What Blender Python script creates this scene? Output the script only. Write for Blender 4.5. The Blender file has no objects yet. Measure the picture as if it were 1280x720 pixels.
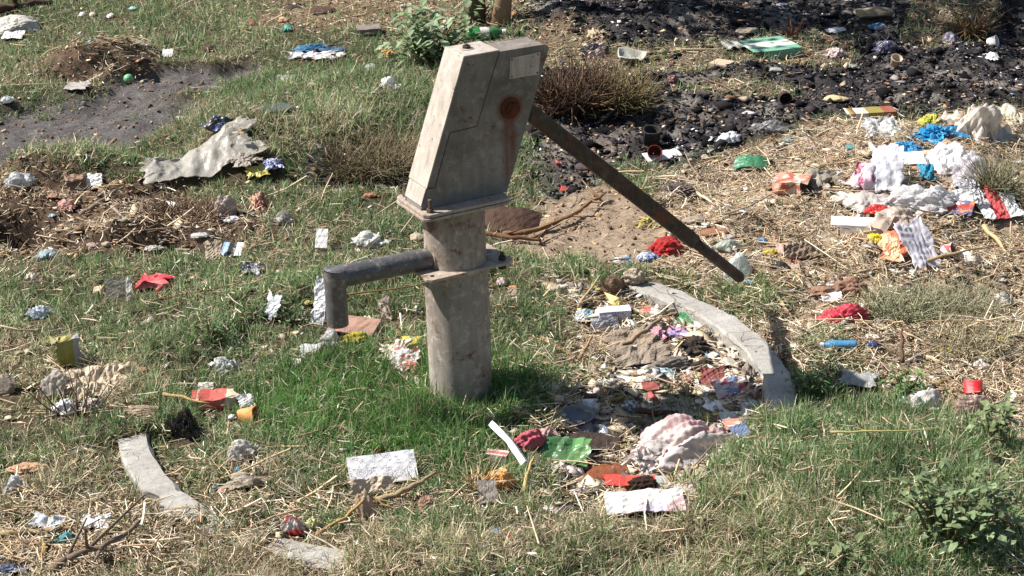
import bpy, math, random
import numpy as np
from mathutils import Vector, Matrix, Quaternion
scene = bpy.context.scene
COL = scene.collection
RAD = math.radians
# ---------------------------------------------------------------- camera geometry
F, CH, TH, RO, CD = 2127.06, 2.0338, .4106, .0294, 4.0333
SN, CS = math.sin(TH), math.cos(TH)
def ray(px, py):
    c, s = math.cos(RO), math.sin(RO); a = px-640; b = py-360
    u = c*a-s*b; v = s*a+c*b
    return np.array([0, -CD, CH]), np.array([u/F, CS-(v/F)*SN, -SN-(v/F)*CS])
def plane_px(x, y):
    """pixel of the point (x,y,0): used as a map coordinate of the place."""
    Y = np.maximum(y+CD, .6); Z = -CH
    dep = np.maximum(Y*CS-Z*SN, .3); up = Y*SN+Z*CS
    u = F*x/dep; v = -F*up/dep
    c, s = math.cos(RO), math.sin(RO)
    return 640+c*u+s*v, 360-s*u+c*v
# ---------------------------------------------------------------- noise
def _h(ix, iy, seed):
    n = (ix.astype(np.int64)*374761393 + iy.astype(np.int64)*668265263 + seed*1442695041) & 0xffffffff
    n = ((n ^ (n >> 13))*1274126177) & 0xffffffff
    n = ((n ^ (n >> 16))*2246822519) & 0xffffffff
    return ((n ^ (n >> 15)) & 0xffffff)/float(0xffffff)
def vn(x, y, seed=0):
    x = np.asarray(x, float); y = np.asarray(y, float)
    ix = np.floor(x); iy = np.floor(y); fx = x-ix; fy = y-iy
    fx = fx*fx*(3-2*fx); fy = fy*fy*(3-2*fy)
    a = _h(ix, iy, seed); b = _h(ix+1, iy, seed); c = _h(ix, iy+1, seed); d = _h(ix+1, iy+1, seed)
    return (a*(1-fx)+b*fx)*(1-fy)+(c*(1-fx)+d*fx)*fy
def fbm(x, y, f=1., o=4, seed=0):
    v = 0; a = 1; t = 0
    ca, sa = math.cos(.6), math.sin(.6)
    for i in range(o):
        v = v+a*vn(x*f, y*f, seed+i*17); t += a; a *= .5; f *= 2.03
        x, y = ca*x-sa*y, sa*x+ca*y
    return v/t
def sst(a, b, x):
    t = np.clip((x-a)/(b-a), 0, 1); return t*t*(3-2*t)
def blob(P, cx, cy, rx, ry, ang=0, lo=.75, hi=1.15, nz=.35):
    px, py, n = P
    a = RAD(ang); dx = px-cx; dy = py-cy
    u = (dx*math.cos(a)+dy*math.sin(a))/rx; v = (-dx*math.sin(a)+dy*math.cos(a))/ry
    return 1-sst(lo, hi, np.sqrt(u*u+v*v)+(n-.5)*nz*2)
RING_C = np.array([-.1514, -.0169]); RING_R, RING_W = .885, .080
# ---------------------------------------------------------------- regions of the place
def regions(x, y):
    x = np.asarray(x, float); y = np.asarray(y, float)
    px, py = plane_px(x, y)
    n = fbm(x, y, 3.2, 4, 5); P = (px, py, n)
    wob = (n-.5)*46
    R = {}
    yb = np.interp(px, [520, 600, 640, 700, 780, 860, 900, 960, 1020, 1080, 1150, 1260, 1500],
                   [180, 222, 240, 234, 197, 200, 184, 168, 156, 146, 152, 135, 120])
    ash = (1-sst(-8, 10, py-yb+wob*.6))*sst(625, 700, px+wob)
    light = np.maximum(blob(P, 840, 72, 110, 24), blob(P, 1010, 60, 75, 24))
    light = np.maximum(light, blob(P, 920, 112, 70, 13))
    light = np.maximum(light, .8*blob(P, 1180, 40, 60, 20))
    light = np.maximum(light, blob(P, 700, 60, 70, 25))
    ash = np.clip(ash*(1-.85*light), 0, 1)
    ash = np.maximum(ash, blob(P, 470, 217, 85, 13)*.9)
    ash = np.maximum(ash, sst(3.9, 5.0, y)*0)
    ash = ash*(1-sst(5.2, 7.5, y+(n-.5)*2))
    R['ash'] = ash; R['light'] = light
    d = np.hypot(x-RING_C[0], y-RING_C[1])
    ks = kerb_shows(x, y); dd = d+.075*(1-ks)
    inside = 1-sst(RING_R-RING_W+.015, RING_R-RING_W+.05, dd)
    basin = inside*sst(-.02, .2, x+(n-.5)*.25+np.clip((-.1-y), -1, 1)*-.1)*(1-sst(-.42, -.55, y-.05)*0)
    R['inside'] = inside; R['d'] = d
    basin = inside*sst(655, 730, px+wob*1.2)
    basin_h = basin*sst(352, 400, py)*(1-.75*sst(RING_R-RING_W-.16, RING_R-RING_W-.01, d))
    R['basin'] = basin; R['basin_h'] = basin_h
    right = sst(800, 850, px+wob)*sst(0, 20, py-yb+wob*.3)
    yg = np.interp(px, [0, 820, 900, 1000, 1080, 1160, 1260, 1500], [900, 372, 392, 455, 462, 492, 545, 640])
    straw = right*(1-sst(-10, 16, py-yg+wob*.6))*(1-sst(RING_R+.02, RING_R-.02, d))
    straw = straw*(1-sst(3.4, 5.2, x+(n-.5)*2)*sst(.3, .6, n+.1))
    R['straw'] = straw
    soil = blob(P, 735, 290, 125, 58)*(1-ash)
    R['soil'] = soil
    mud = np.maximum(blob(P, 60, 162, 210, 44, -12), blob(P, 225, 96, 120, 17, -8))
    mud = np.maximum(mud, blob(P, -60, 180, 130, 40))
    R['mud'] = mud
    bank = np.maximum(blob(P, 80, 274, 200, 56), blob(P, 240, 280, 110, 34))
    bank = np.maximum(bank, blob(P, 130, 78, 78, 24, -8)*.95)
    R['bank'] = bank
    top = (1-sst(26, 44, py+wob*.5))*sst(250, 400, px+wob)
    R['top'] = np.clip(top, 0, 1)*(1-ash)*(1-sst(5.5, 8, y+(n-.5)*3)*.8)
    bare = np.clip(ash+soil+mud*sst(.22, .4, fbm(x, y, 8, 3, 222)+.12)+bank+.85*basin+.95*straw+.8*R['top'], 0, 1)
    ring = (d > RING_R-RING_W-.005)*(d < RING_R+.005)
    bare = np.maximum(bare, .8*light)
    bare = np.maximum(bare, .85*sst(790, 850, px)*(1-sst(14, 30, np.abs(py-yb))))
    bare_left = blob(P, 60, 690, 130, 34, 0)*.8
    bare = np.maximum(bare, bare_left)
    tuft = np.maximum.reduce([blob(P, 925, 374, 62, 24), blob(P, 845, 350, 34, 12), blob(P, 700, 336, 60, 8), blob(P, 1010, 470, 60, 40), blob(P, 1045, 415, 26, 12), blob(P, 655, 262, 26, 10)])
    bare = bare*(1-.9*tuft)
    R['grass'] = np.clip(1-bare, 0, 1)
    g = np.maximum(tuft, blob(P, 470, 500, 190, 75), blob(P, 400, 300, 190, 70))
    g = np.maximum(g, blob(P, 590, 560, 90, 40)); g = np.maximum(g, blob(P, 1080, 560, 190, 90)*.8)
    g = np.maximum(g, blob(P, 690, 400, 60, 45)); g = np.maximum(g, blob(P, 960, 372, 60, 20))
    g = np.maximum(g, .5*blob(P, 400, 130, 160, 60)); g = np.maximum(g, .45*blob(P, 180, 380, 200, 80))
    g = np.maximum(g, .55*blob(P, 120, 40, 140, 40))
    dry = np.maximum(blob(P, 330, 700, 420, 45), blob(P, 180, 600, 200, 60)*.7)
    dry = np.maximum(dry, .7*blob(P, 60, 480, 130, 80)); dry = np.maximum(dry, .55*blob(P, 780, 680, 260, 40))
    dry = np.maximum(dry, .55*blob(P, 470, 175, 80, 40)); dry = np.maximum(dry, .5*blob(P, 950, 640, 110, 60))
    dry = np.maximum(dry, .5*blob(P, 110, 350, 260, 70)); dry = np.maximum(dry, .35*blob(P, 90, 60, 200, 60))
    dry = np.maximum(dry, .75*blob(P, 330, 190, 130, 30, -12))
    dry = np.maximum(dry, .6*blob(P, 250, 150, 110, 24, -12))
    R['green'] = np.clip(.62+.45*g-.45*dry+(fbm(x, y, 5, 3, 91)-.5)*.7, .03, 1)
    return R
def height(x, y, R=None):
    x = np.asarray(x, float); y = np.asarray(y, float)
    if R is None: R = regions(x, y)
    px, py = plane_px(x, y); n = fbm(x, y, 3.2, 4, 5); P = (px, py, n)
    h = -.012+(fbm(x, y, 1.3, 3, 40)-.5)*.06*sst(.9, 1.8, R['d'])
    h = h+(fbm(x, y, 14, 3, 8)-.5)*.012
    # pump platform: hollow on the right, silted up on the left
    h = h-R['basin']*.008-R['basin_h']*.036-R['inside']*.006
    kn = 1-sst(.05, .13, np.abs(R['d']-RING_R+.04)); ks = kerb_shows(x, y)
    h = h+.026*kn*(1-ks)-.010*kn*ks
    h = h+.085*blob(P, 1130, 640, 220, 110, 0, .3, 1.3, .2)
    h = h+.06*blob(P, 1150, 230, 170, 120, 0, .2, 1.3, .2)+.03*blob(P, 1000, 300, 200, 90, 0, .2, 1.3, .2)
    # grassy hummock and its undercut
    h = h+.13*blob(P, 400, 160, 180, 58, -12, .3, 1.15, .22)
    h = h-.03*blob(P, 440, 222, 120, 12, 0, .5, 1.3, .2)
    h = h+.05*blob(P, 250, 205, 110, 22, -14, .2, 1.3, .2)
    h = h-.20*blob(P, 22, 284, 70, 26, 0, .5, 1.1, .3)+.10*blob(P, 95, 215, 120, 20, 0, .4, 1.2, .2)
    h = h+.05*blob(P, 110, 300, 110, 14, 0, .4, 1.2, .2)-.05*blob(P, 215, 262, 60, 11, -10, .4, 1.2, .2)
    h = h+.085*blob(P, 132, 76, 84, 16, -8, .35, 1.1, .3)-.05*blob(P, 90, 98, 50, 8, 0, .4, 1.2, .2)
    h = h-.05*R['mud']+R['mud']*(fbm(x, y, 9, 4, 61)-.5)*.05
    h = h+R['straw']*(fbm(x, y, 4.5, 3, 79)-.5)*.09
    rough = np.clip(R['ash']+.8*R['bank']+.4*R['soil']+.5*R['straw']+.5*R['top'], 0, 1)
    rn = 1-np.abs(fbm(x, y, 11, 4, 71)*2-1)*2
    h = h+rough*(rn-.3)*.022+R['ash']*(fbm(x, y, 4, 3, 77)-.5)*.09+R['bank']*(fbm(x, y, 7, 3, 78)-.5)*.13
    h = h+.12*blob(P, 1190, 22, 130, 26, 0, .3, 1.3, .3)+.08*blob(P, 820, 22, 200, 16, 0, .3, 1.3, .3)
    return h
def kerb_shows(x, y):
    """1 where the kerb is bare, 0 where soil and turf have grown over it"""
    a = np.degrees(np.arctan2(y-RING_C[1], x-RING_C[0])) % 360
    w = (fbm(x, y, 7, 3, 55)-.5)*10
    return np.maximum.reduce([sst(191, 196, a+w)*(1-sst(221, 228, a+w)), .75*sst(237, 242, a+w)*(1-sst(251, 256, a+w)), .42*sst(215, 222, a+w)*(1-sst(236, 242, a+w)), 1-sst(47, 55, a+w), sst(341, 357, a+w*.3), .35*sst(67, 71, a+w)*(1-sst(80, 86, a+w))])
HG = {}
def hz(x, y):
    gx, gy, Z = HG['g']
    i = min(max(int(np.searchsorted(gx, x))-1, 0), len(gx)-2); j = min(max(int(np.searchsorted(gy, y))-1, 0), len(gy)-2)
    u = (x-gx[i])/(gx[i+1]-gx[i]); v = (y-gy[j])/(gy[j+1]-gy[j])
    return float((Z[j, i]*(1-u)+Z[j, i+1]*u)*(1-v)+(Z[j+1, i]*(1-u)+Z[j+1, i+1]*u)*v)
def G(px, py, lift=0.):
    """the point of the ground seen at a pixel of the photograph: (position, pixels per metre there, sin, cos of the view angle)"""
    o, d = ray(px, py); z = 0.
    for i in range(14):
        t = (z+lift-o[2])/d[2]; p = o+t*d
        zn = hz(p[0], p[1]); z = z*.4+zn*.6
    L = np.linalg.norm(d)
    return Vector((p[0], p[1], zn)), F/t, -d[2]/L, math.hypot(d[0], d[1])/L
# ---------------------------------------------------------------- object helpers
def lin(c, g=1.):
    if max(c) > 1: c = [v/255 for v in c]
    return tuple(min(1, (v/12.92 if v <= .04045 else ((v+.055)/1.055)**2.4)*g) for v in c)+(1,)
def tag(o, label=None, cat=None, group=None, kind=None):
    if label: o['label'] = label
    if cat: o['category'] = cat
    if group: o['group'] = group
    if kind: o['kind'] = kind
    return o
def mesh_obj(name, V, Fc, mat, parent=None, smooth=False, loc=None, rot=None):
    me = bpy.data.meshes.new(name); me.from_pydata([tuple(v) for v in V], [], [tuple(int(i) for i in f) for f in Fc]); me.update()
    if mat: me.materials.append(mat)
    if smooth: me.polygons.foreach_set('use_smooth', [True]*len(me.polygons))
    o = bpy.data.objects.new(name, me); COL.objects.link(o)
    if parent: o.parent = parent
    if loc is not None: o.location = loc
    if rot is not None: o.rotation_euler = rot
    return o
def big_mesh(name, V, Q, mat, color=None, n=4, smooth=False):
    """numpy arrays straight into a mesh; Q: (m, n) corner indices"""
    me = bpy.data.meshes.new(name); V = np.asarray(V, np.float32); Q = np.asarray(Q, np.int32)
    me.vertices.add(len(V)); me.vertices.foreach_set('co', V.ravel())
    me.loops.add(Q.size); me.loops.foreach_set('vertex_index', Q.ravel())
    me.polygons.add(len(Q)); me.polygons.foreach_set('loop_start', np.arange(0, Q.size, n, dtype=np.int32))
    me.polygons.foreach_set('loop_total', np.full(len(Q), n, np.int32))
    me.update(calc_edges=True)
    if smooth: me.polygons.foreach_set('use_smooth', np.ones(len(Q), bool))
    if color is not None:
        a = me.attributes.new('tint', 'FLOAT_COLOR', 'POINT')
        c = np.ones((len(V), 4), np.float32); c[:, :3] = color; a.data.foreach_set('color', c.ravel())
    me.materials.append(mat); me.validate()
    o = bpy.data.objects.new(name, me); COL.objects.link(o); return o
def empty(name, loc, rz=0):
    o = bpy.data.objects.new(name, None); COL.objects.link(o); o.location = loc; o.rotation_euler = (0, 0, rz); o.empty_display_size = .05
    return o
class MB:
    def __init__(s): s.v = []; s.f = []
    def add(s, V, Fc):
        b = len(s.v); s.v += [tuple(v) for v in V]; s.f += [tuple(i+b for i in f) for f in Fc]; return s
    def box(s, x0, x1, y0, y1, z0, z1, bev=0):
        V = [(x, y, z) for z in (z0, z1) for y in (y0, y1) for x in (x0, x1)]
        return s.add(V, [(0, 2, 3, 1), (4, 5, 7, 6), (0, 1, 5, 4), (2, 6, 7, 3), (0, 4, 6, 2), (1, 3, 7, 5)])
    def prism(s, poly, y0, y1):
        """poly of (u,z), extruded along y"""
        n = len(poly); V = [(u, y0, z) for u, z in poly]+[(u, y1, z) for u, z in poly]
        Fc = [tuple(range(n)), tuple(range(2*n-1, n-1, -1))]+[(i, i+n, (i+1) % n+n, (i+1) % n) for i in range(n)]
        return s.add(V, Fc)
    def tube(s, pts, rad, seg=10, caps=True):
        pts = [Vector(p) for p in pts]
        if not hasattr(rad, '__len__'): rad = [rad]*len(pts)
        b = len(s.v); prev = None
        for i, p in enumerate(pts):
            t = (pts[min(i+1, len(pts)-1)]-pts[max(i-1, 0)]).normalized()
            a = prev if prev is not None else (Vector((0, 0, 1)) if abs(t.z) < .9 else Vector((1, 0, 0)))
            a = (a-t*a.dot(t)).normalized(); prev = a; c = t.cross(a)
            for k in range(seg):
                an = 2*math.pi*k/seg; s.v.append(tuple(p+(a*math.cos(an)+c*math.sin(an))*rad[i]))
        for i in range(len(pts)-1):
            for k in range(seg):
                k2 = (k+1) % seg; s.f.append((b+i*seg+k, b+i*seg+k2, b+(i+1)*seg+k2, b+(i+1)*seg+k))
        if caps:
            s.f.append(tuple(b+k for k in range(seg-1, -1, -1))); e = b+(len(pts)-1)*seg; s.f.append(tuple(e+k for k in range(seg)))
        return s
    def lathe(s, prof, seg=28, c=(0, 0), closed=False):
        """prof of (r,z)"""
        b = len(s.v); n = len(prof)
        for r, z in prof:
            for k in range(seg):
                a = 2*math.pi*k/seg; s.v.append((c[0]+r*math.cos(a), c[1]+r*math.sin(a), z))
        for i in range(n-1):
            for k in range(seg):
                k2 = (k+1) % seg; s.f.append((b+i*seg+k, b+i*seg+k2, b+(i+1)*seg+k2, b+(i+1)*seg+k))
        return s
    def cap(s, seg, first, flip=False):
        f = list(range(first, first+seg)); s.f.append(tuple(f[::-1] if flip else f)); return s
    def build(s, name, mat, parent=None, bevel=0, smooth=False, **k):
        o = mesh_obj(name, s.v, s.f, mat, parent, smooth, **k)
        if bevel:
            m = o.modifiers.new('bevel', 'BEVEL'); m.width = bevel; m.segments = 2; m.limit_method = 'ANGLE'; m.angle_limit = RAD(35)
            m.harden_normals = False
        return o
# ---------------------------------------------------------------- materials
_M = {}
class NT:
    def __init__(s, name):
        s.m = bpy.data.materials.new(name); s.m.use_nodes = True; s.t = s.m.node_tree; s.t.nodes.clear()
        s.out = s.n('ShaderNodeOutputMaterial')
    def n(s, typ, **k):
        nd = s.t.nodes.new(typ)
        for a, v in k.items(): setattr(nd, a, v)
        return nd
    def l(s, a, b): s.t.links.new(a, b)
    def coords(s, kind='Object'): return s.n('ShaderNodeTexCoord').outputs[kind]
    def noise(s, scale, detail=4, rough=.55, vec=None, dist=0):
        nd = s.n('ShaderNodeTexNoise'); nd.inputs['Scale'].default_value = scale; nd.inputs['Detail'].default_value = detail
        nd.inputs['Roughness'].default_value = rough; nd.inputs['Distortion'].default_value = dist
        if vec is not None: s.l(vec, nd.inputs['Vector'])
        return nd.outputs['Fac']
    def ramp(s, fac, stops):
        r = s.n('ShaderNodeValToRGB'); el = r.color_ramp.elements
        while len(el) < len(stops): el.new(.5)
        for e, (p, c) in zip(el, stops): e.position = p; e.color = c if len(c) == 4 else tuple(c)+(1,)
        s.l(fac, r.inputs[0]); return r.outputs[0]
    def mix(s, fac, a, b, mode='MIX'):
        m = s.n('ShaderNodeMix', data_type='RGBA', blend_type=mode)
        for sock, v in ((m.inputs['Factor'], fac), (m.inputs['A'], a), (m.inputs['B'], b)):
            if hasattr(v, 'is_linked'): s.l(v, sock)
            else: sock.default_value = v
        return m.outputs['Result']
    def math(s, op, a, b=0., clamp=False):
        m = s.n('ShaderNodeMath', operation=op, use_clamp=clamp)
        for i, v in enumerate((a, b)):
            if hasattr(v, 'is_linked'): s.l(v, m.inputs[i])
            else: m.inputs[i].default_value = v
        return m.outputs[0]
    def bump(s, hgt, strength=.5, dist=.004, prev=None):
        b = s.n('ShaderNodeBump'); b.inputs['Strength'].default_value = strength; b.inputs['Distance'].default_value = dist
        s.l(hgt, b.inputs['Height'])
        if prev: s.l(prev, b.inputs['Normal'])
        return b.outputs['Normal']
    def bsdf(s, color, rough=.8, metal=0., normal=None, spec=.3, trans=0.):
        b = s.n('ShaderNodeBsdfPrincipled'); b.inputs['Metallic'].default_value = metal
        b.inputs['Specular IOR Level'].default_value = spec
        for nm, v in (('Base Color', color), ('Roughness', rough)):
            if hasattr(v, 'is_linked'): s.l(v, b.inputs[nm])
            else: b.inputs[nm].default_value = v
        if normal: s.l(normal, b.inputs['Normal'])
        sh = b.outputs[0]
        if trans:
            t = s.n('ShaderNodeBsdfTranslucent')
            if hasattr(color, 'is_linked'): s.l(color, t.inputs[0])
            else: t.inputs[0].default_value = color
            m = s.n('ShaderNodeMixShader'); m.inputs[0].default_value = trans
            s.l(sh, m.inputs[1]); s.l(t.outputs[0], m.inputs[2]); sh = m.outputs[0]
        return sh
    def done(s, sh): s.l(sh, s.out.inputs['Surface']); return s.m
def cached(f):
    def g(*a, **k):
        key = (f.__name__,)+a+tuple(sorted(k.items()))
        if key not in _M: _M[key] = f(*a, **k)
        return _M[key]
    return g
DIRT = lin((146, 128, 108))
@cached
def film(c, trans=.25, rough=.38, clear=0., c2=None, sc=18, dust=.38):
    """plastic film, dusty in patches"""
    t = NT('film'); co = t.coords()
    base = lin(c)
    if c2: base = t.mix(t.ramp(t.noise(sc, 3, .5, co), [(.47, (0, 0, 0)), (.53, (1, 1, 1))]), lin(c), lin(c2))
    d = t.ramp(t.noise(26, 5, .65, co), [(.42, (.0,)*3), (.78, (dust,)*3)])
    col = t.mix(d, base, DIRT)
    nm = t.bump(t.noise(55, 4, .6, co, 1.2), .45, .006)
    sh = t.bsdf(col, rough, 0, nm, .5, trans)
    if clear:
        tr = t.n('ShaderNodeBsdfTransparent'); m = t.n('ShaderNodeMixShader')
        m.inputs[0].default_value = clear; t.l(sh, m.inputs[1]); t.l(tr.outputs[0], m.inputs[2]); sh = m.outputs[0]
    return t.done(sh)
@cached
def paper(c, c2=None, c3=None, pat='blotch', sc=22., rough=.7, dirt=.5):
    t = NT('printed_card'); co = t.coords(); base = lin(c)
    if c2 and pat == 'blotch':
        base = t.mix(t.ramp(t.noise(sc, 2, .5, co), [(.49, (0, 0, 0)), (.52, (1, 1, 1))]), lin(c), lin(c2))
        if c3: 
            mp = t.n('ShaderNodeMapping'); mp.inputs['Location'].default_value = (3.1, 1.7, 4.4); t.l(co, mp.inputs[0])
            base = t.mix(t.ramp(t.noise(sc*1.4, 2, .5, mp.outputs[0]), [(.55, (0, 0, 0)), (.58, (1, 1, 1))]), base, lin(c3))
    elif c2 and pat in ('band', 'bandy'):
        sp = t.n('ShaderNodeSeparateXYZ'); t.l(t.coords('Generated'), sp.inputs[0])
        v = sp.outputs[0 if pat == 'band' else 1]
        v = t.math('ADD', v, t.math('MULTIPLY', t.noise(9, 2, .5, co), .12))
        st = [(.0, lin(c)), (.36, lin(c2)), (.74, lin(c3 or c))]
        r = t.n('ShaderNodeValToRGB'); r.color_ramp.interpolation = 'CONSTANT'; el = r.color_ramp.elements; el.new(.5)
        for e, (p, q) in zip(el, st): e.position = p; e.color = q
        t.l(v, r.inputs[0]); base = r.outputs[0]
    elif c2 and pat == 'text':
        # rows of small dark characters that no longer read as words
        mp = t.n('ShaderNodeMapping'); mp.inputs['Scale'].default_value = (1, .45, .45); t.l(co, mp.inputs[0])
        w = t.noise(sc*24, 2, .5, mp.outputs[0])
        rows = t.n('ShaderNodeTexWave', wave_type='BANDS', bands_direction='Y'); rows.inputs['Scale'].default_value = sc*1.7; t.l(co, rows.inputs[0])
        m1 = t.ramp(w, [(.50, (0, 0, 0)), (.54, (1, 1, 1))]); m2 = t.ramp(rows.outputs['Fac'], [(.45, (0, 0, 0)), (.55, (1, 1, 1))])
        base = t.mix(t.mix(1, m1, m2, 'MULTIPLY') if c3 is None else t.mix(1, m1, t.ramp(t.noise(sc*2, 2, .5, co), [(.42, (0, 0, 0)), (.5, (1, 1, 1))]), 'MULTIPLY'), lin(c), lin(c2))
    d = t.ramp(t.noise(30, 6, .7, co), [(.34, (.06,)*3), (.74, (dirt*1.1,)*3)])
    col = t.mix(d, base, DIRT)
    return t.done(t.bsdf(col, rough, 0, t.bump(t.noise(90, 4, .6, co), .3, .002), .3, .08))
@cached
def cloth(c, c2=None, sc=40.):
    t = NT('cloth'); co = t.coords()
    base = t.mix(t.noise(sc, 4, .6, co), lin(c), lin(c2 or [v*.75 for v in c]))
    d = t.ramp(t.noise(24, 5, .65, co), [(.42, (0, 0, 0)), (.8, (.5,)*3)])
    return t.done(t.bsdf(t.mix(d, base, DIRT), .95, 0, t.bump(t.noise(300, 3, .6, co), .5, .003), .15, .1))
@cached
def rocky(c, c2=None, sc=30., bump=.8, rough=.92):
    t = NT('mineral'); co = t.coords()
    base = t.mix(t.ramp(t.noise(sc, 6, .65, co), [(.3, (0, 0, 0)), (.7, (1, 1, 1))]), lin(c), lin(c2 or [v*.7 for v in c]))
    return t.done(t.bsdf(base, rough, 0, t.bump(t.noise(sc*3, 6, .7, co), bump, .006), .2))
@cached
def wood(c, c2=None):
    t = NT('dead_wood'); co = t.coords('Generated')
    mp = t.n('ShaderNodeMapping'); mp.inputs['Scale'].default_value = (3, 30, 30); t.l(co, mp.inputs[0])
    f = t.noise(1.5, 5, .6, mp.outputs[0])
    return t.done(t.bsdf(t.mix(f, lin(c), lin(c2 or [v*.6 for v in c])), .9, 0, t.bump(f, .6, .004), .2))
@cached
def tinted(trans=.3, rough=.75, spec=.25):
    t = NT('tinted'); a = t.n('ShaderNodeAttribute'); a.attribute_name = 'tint'
    return t.done(t.bsdf(a.outputs['Color'], rough, 0, None, spec, trans))
# ---------------------------------------------------------------- world, sun, camera
W = bpy.data.worlds.new('World'); scene.world = W; W.use_nodes = True
nt = W.node_tree; bg = nt.nodes['Background']; sky = nt.nodes.new('ShaderNodeTexSky'); sky.sky_type = 'NISHITA'; sky.sun_disc = False
SUN_EL = RAD(47); SH = Vector((.985, -.17, 0)).normalized()     # direction in which shadows fall
sky.sun_elevation = SUN_EL; sky.sun_rotation = math.atan2(-SH.x, -SH.y) % (2*math.pi)
sky.air_density = 1.2; sky.dust_density = 1
bg.inputs['Strength'].default_value = .06; nt.links.new(sky.outputs[0], bg.inputs[0])
sl = bpy.data.lights.new('sun', 'SUN'); sl.energy = 5.0; sl.angle = RAD(.5); sl.color = (1, .965, .925)
so = bpy.data.objects.new('sun', sl); COL.objects.link(so)
so.rotation_euler = Vector((SH.x*math.cos(SUN_EL), SH.y*math.cos(SUN_EL), -math.sin(SUN_EL))).to_track_quat('-Z', 'Y').to_euler()
so.location = (-4, 1, 5)
cd = bpy.data.cameras.new('camera'); cam = bpy.data.objects.new('camera', cd); COL.objects.link(cam); scene.camera = cam
cd.sensor_width = 36; cd.lens = F*36/1280; cd.clip_end = 600; cd.clip_start = .05
# image axes: right, up, back
r0 = Vector((1, 0, 0)); u0 = Vector((0, SN, CS)); fw = Vector((0, CS, -SN))
R_ = r0*math.cos(RO)+u0*0; 
right = r0*math.cos(RO)+u0*(-math.sin(RO)) ; upv = r0*math.sin(RO)+u0*math.cos(RO)
mt = Matrix(((right.x, upv.x, -fw.x), (right.y, upv.y, -fw.y), (right.z, upv.z, -fw.z))).to_4x4()
mt.translation = Vector((0, -CD, CH)); cam.matrix_world = mt
vs = scene.view_settings; vs.view_transform = 'Standard'; vs.look = 'None'; vs.exposure = .95; vs.gamma = 1; vs.use_curve_mapping = False
scene.cycles.max_bounces = 6; scene.cycles.transparent_max_bounces = 12
# ---------------------------------------------------------------- ground sheet
def grid_axis(a, b, step, far, grow=1.08):
    core = list(np.arange(a, b+1e-6, step)); lo = []; d = step
    x = a
    while x > -far: d *= grow; x -= d; lo.append(x)
    hi = []; d = step; x = b
    while x < far: d *= grow; x += d; hi.append(x)
    return np.array(lo[::-1]+core+hi)
gx = grid_axis(-3.1, 3.1, .0135, 90); gy = grid_axis(-1.45, 5.2, .0135, 90)
X, Y = np.meshgrid(gx, gy); xf, yf = X.ravel(), Y.ravel()
R = regions(xf, yf); Zf = height(xf, yf, R)
fade = sst(5.0, 9, np.hypot(xf, yf-1.5)); Zf = Zf*(1-fade)+fade*(fbm(xf, yf, .2, 3, 3)-.5)*.8
def C(r, g, b): return np.array(lin((r, g, b)))[:3]
n1 = fbm(xf, yf, 6, 5, 201)[:, None]; n2 = fbm(xf, yf, 22, 4, 202)[:, None]; n3 = fbm(xf, yf, 60, 2, 203)[:, None]
col = C(92, 80, 60)*(1-n1)+C(62, 58, 40)*n1  # base soil darkened to stand in for shade between the grass blades
def over(col, w, c1, c2, n):
    w = np.asarray(w)[:, None]; return col*(1-w)+w*(c1*(1-n)+c2*n)
col = over(col, R['soil'], C(164, 144, 122), C(140, 120, 100), n1)
col = over(col, R['straw'], C(200, 180, 156), C(140, 120, 100), n2)
col = over(col, R['top'], C(150, 128, 102), C(104, 84, 66), n2)
col = over(col, R['bank'], C(116, 96, 78), C(52, 42, 34), n2)
col = over(col, R['mud'], C(118, 112, 108), C(70, 65, 64), n2)
col = over(col, R['light']*.8, C(150, 128, 104), C(108, 88, 70), n2)
col = over(col, R['basin'], C(186, 168, 146), C(150, 130, 108), n1)
ashn = np.clip(n2*1.6-.3, 0, 1)
pxx, pyy = plane_px(xf, yf); col = over(col, R['inside']*blob((pxx, pyy, n1[:, 0]), 845, 492, 72, 30), C(186, 176, 162), C(160, 150, 136), n2)
col = over(col, R['ash'], C(26, 25, 26), C(84, 79, 78), ashn)
col = over(col, R['ash']*sst(.5, .7, fbm(xf, yf, 3.1, 5, 301)), C(84, 77, 72), C(128, 118, 108), n2)
col = over(col, R['ash']*sst(.62, .72, n1[:, 0])*.8, C(120, 112, 104), C(150, 142, 134), n2)
col = col*(.82+.36*n3)
nx, ny = len(gx), len(gy)
HG['g'] = (gx, gy, Zf.reshape(ny, nx))
i0 = (np.arange(ny-1)[:, None]*nx+np.arange(nx-1)[None, :]).ravel()
Q = np.stack([i0, i0+1, i0+nx+1, i0+nx], 1)
t = NT('soil'); co = t.coords(); a = t.n('ShaderNodeAttribute'); a.attribute_name = 'tint'
f1 = t.noise(55, 6, .7, co); f2 = t.noise(190, 4, .7, co)
c = t.mix(1, a.outputs['Color'], t.ramp(f1, [(.3, (.6,)*3), (.7, (1.35,)*3)]), 'MULTIPLY')
c = t.mix(.8, c, t.ramp(f2, [(.3, (.65,)*3), (.7, (1.3,)*3)]), 'MULTIPLY')
nm = t.bump(f1, .9, .014); nm = t.bump(f2, .8, .006, nm)
gm = t.done(t.bsdf(c, .95, 0, nm, .15))
tag(big_mesh('ground', np.stack([xf, yf, Zf], 1), Q, gm, col, smooth=True), kind='structure')
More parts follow.
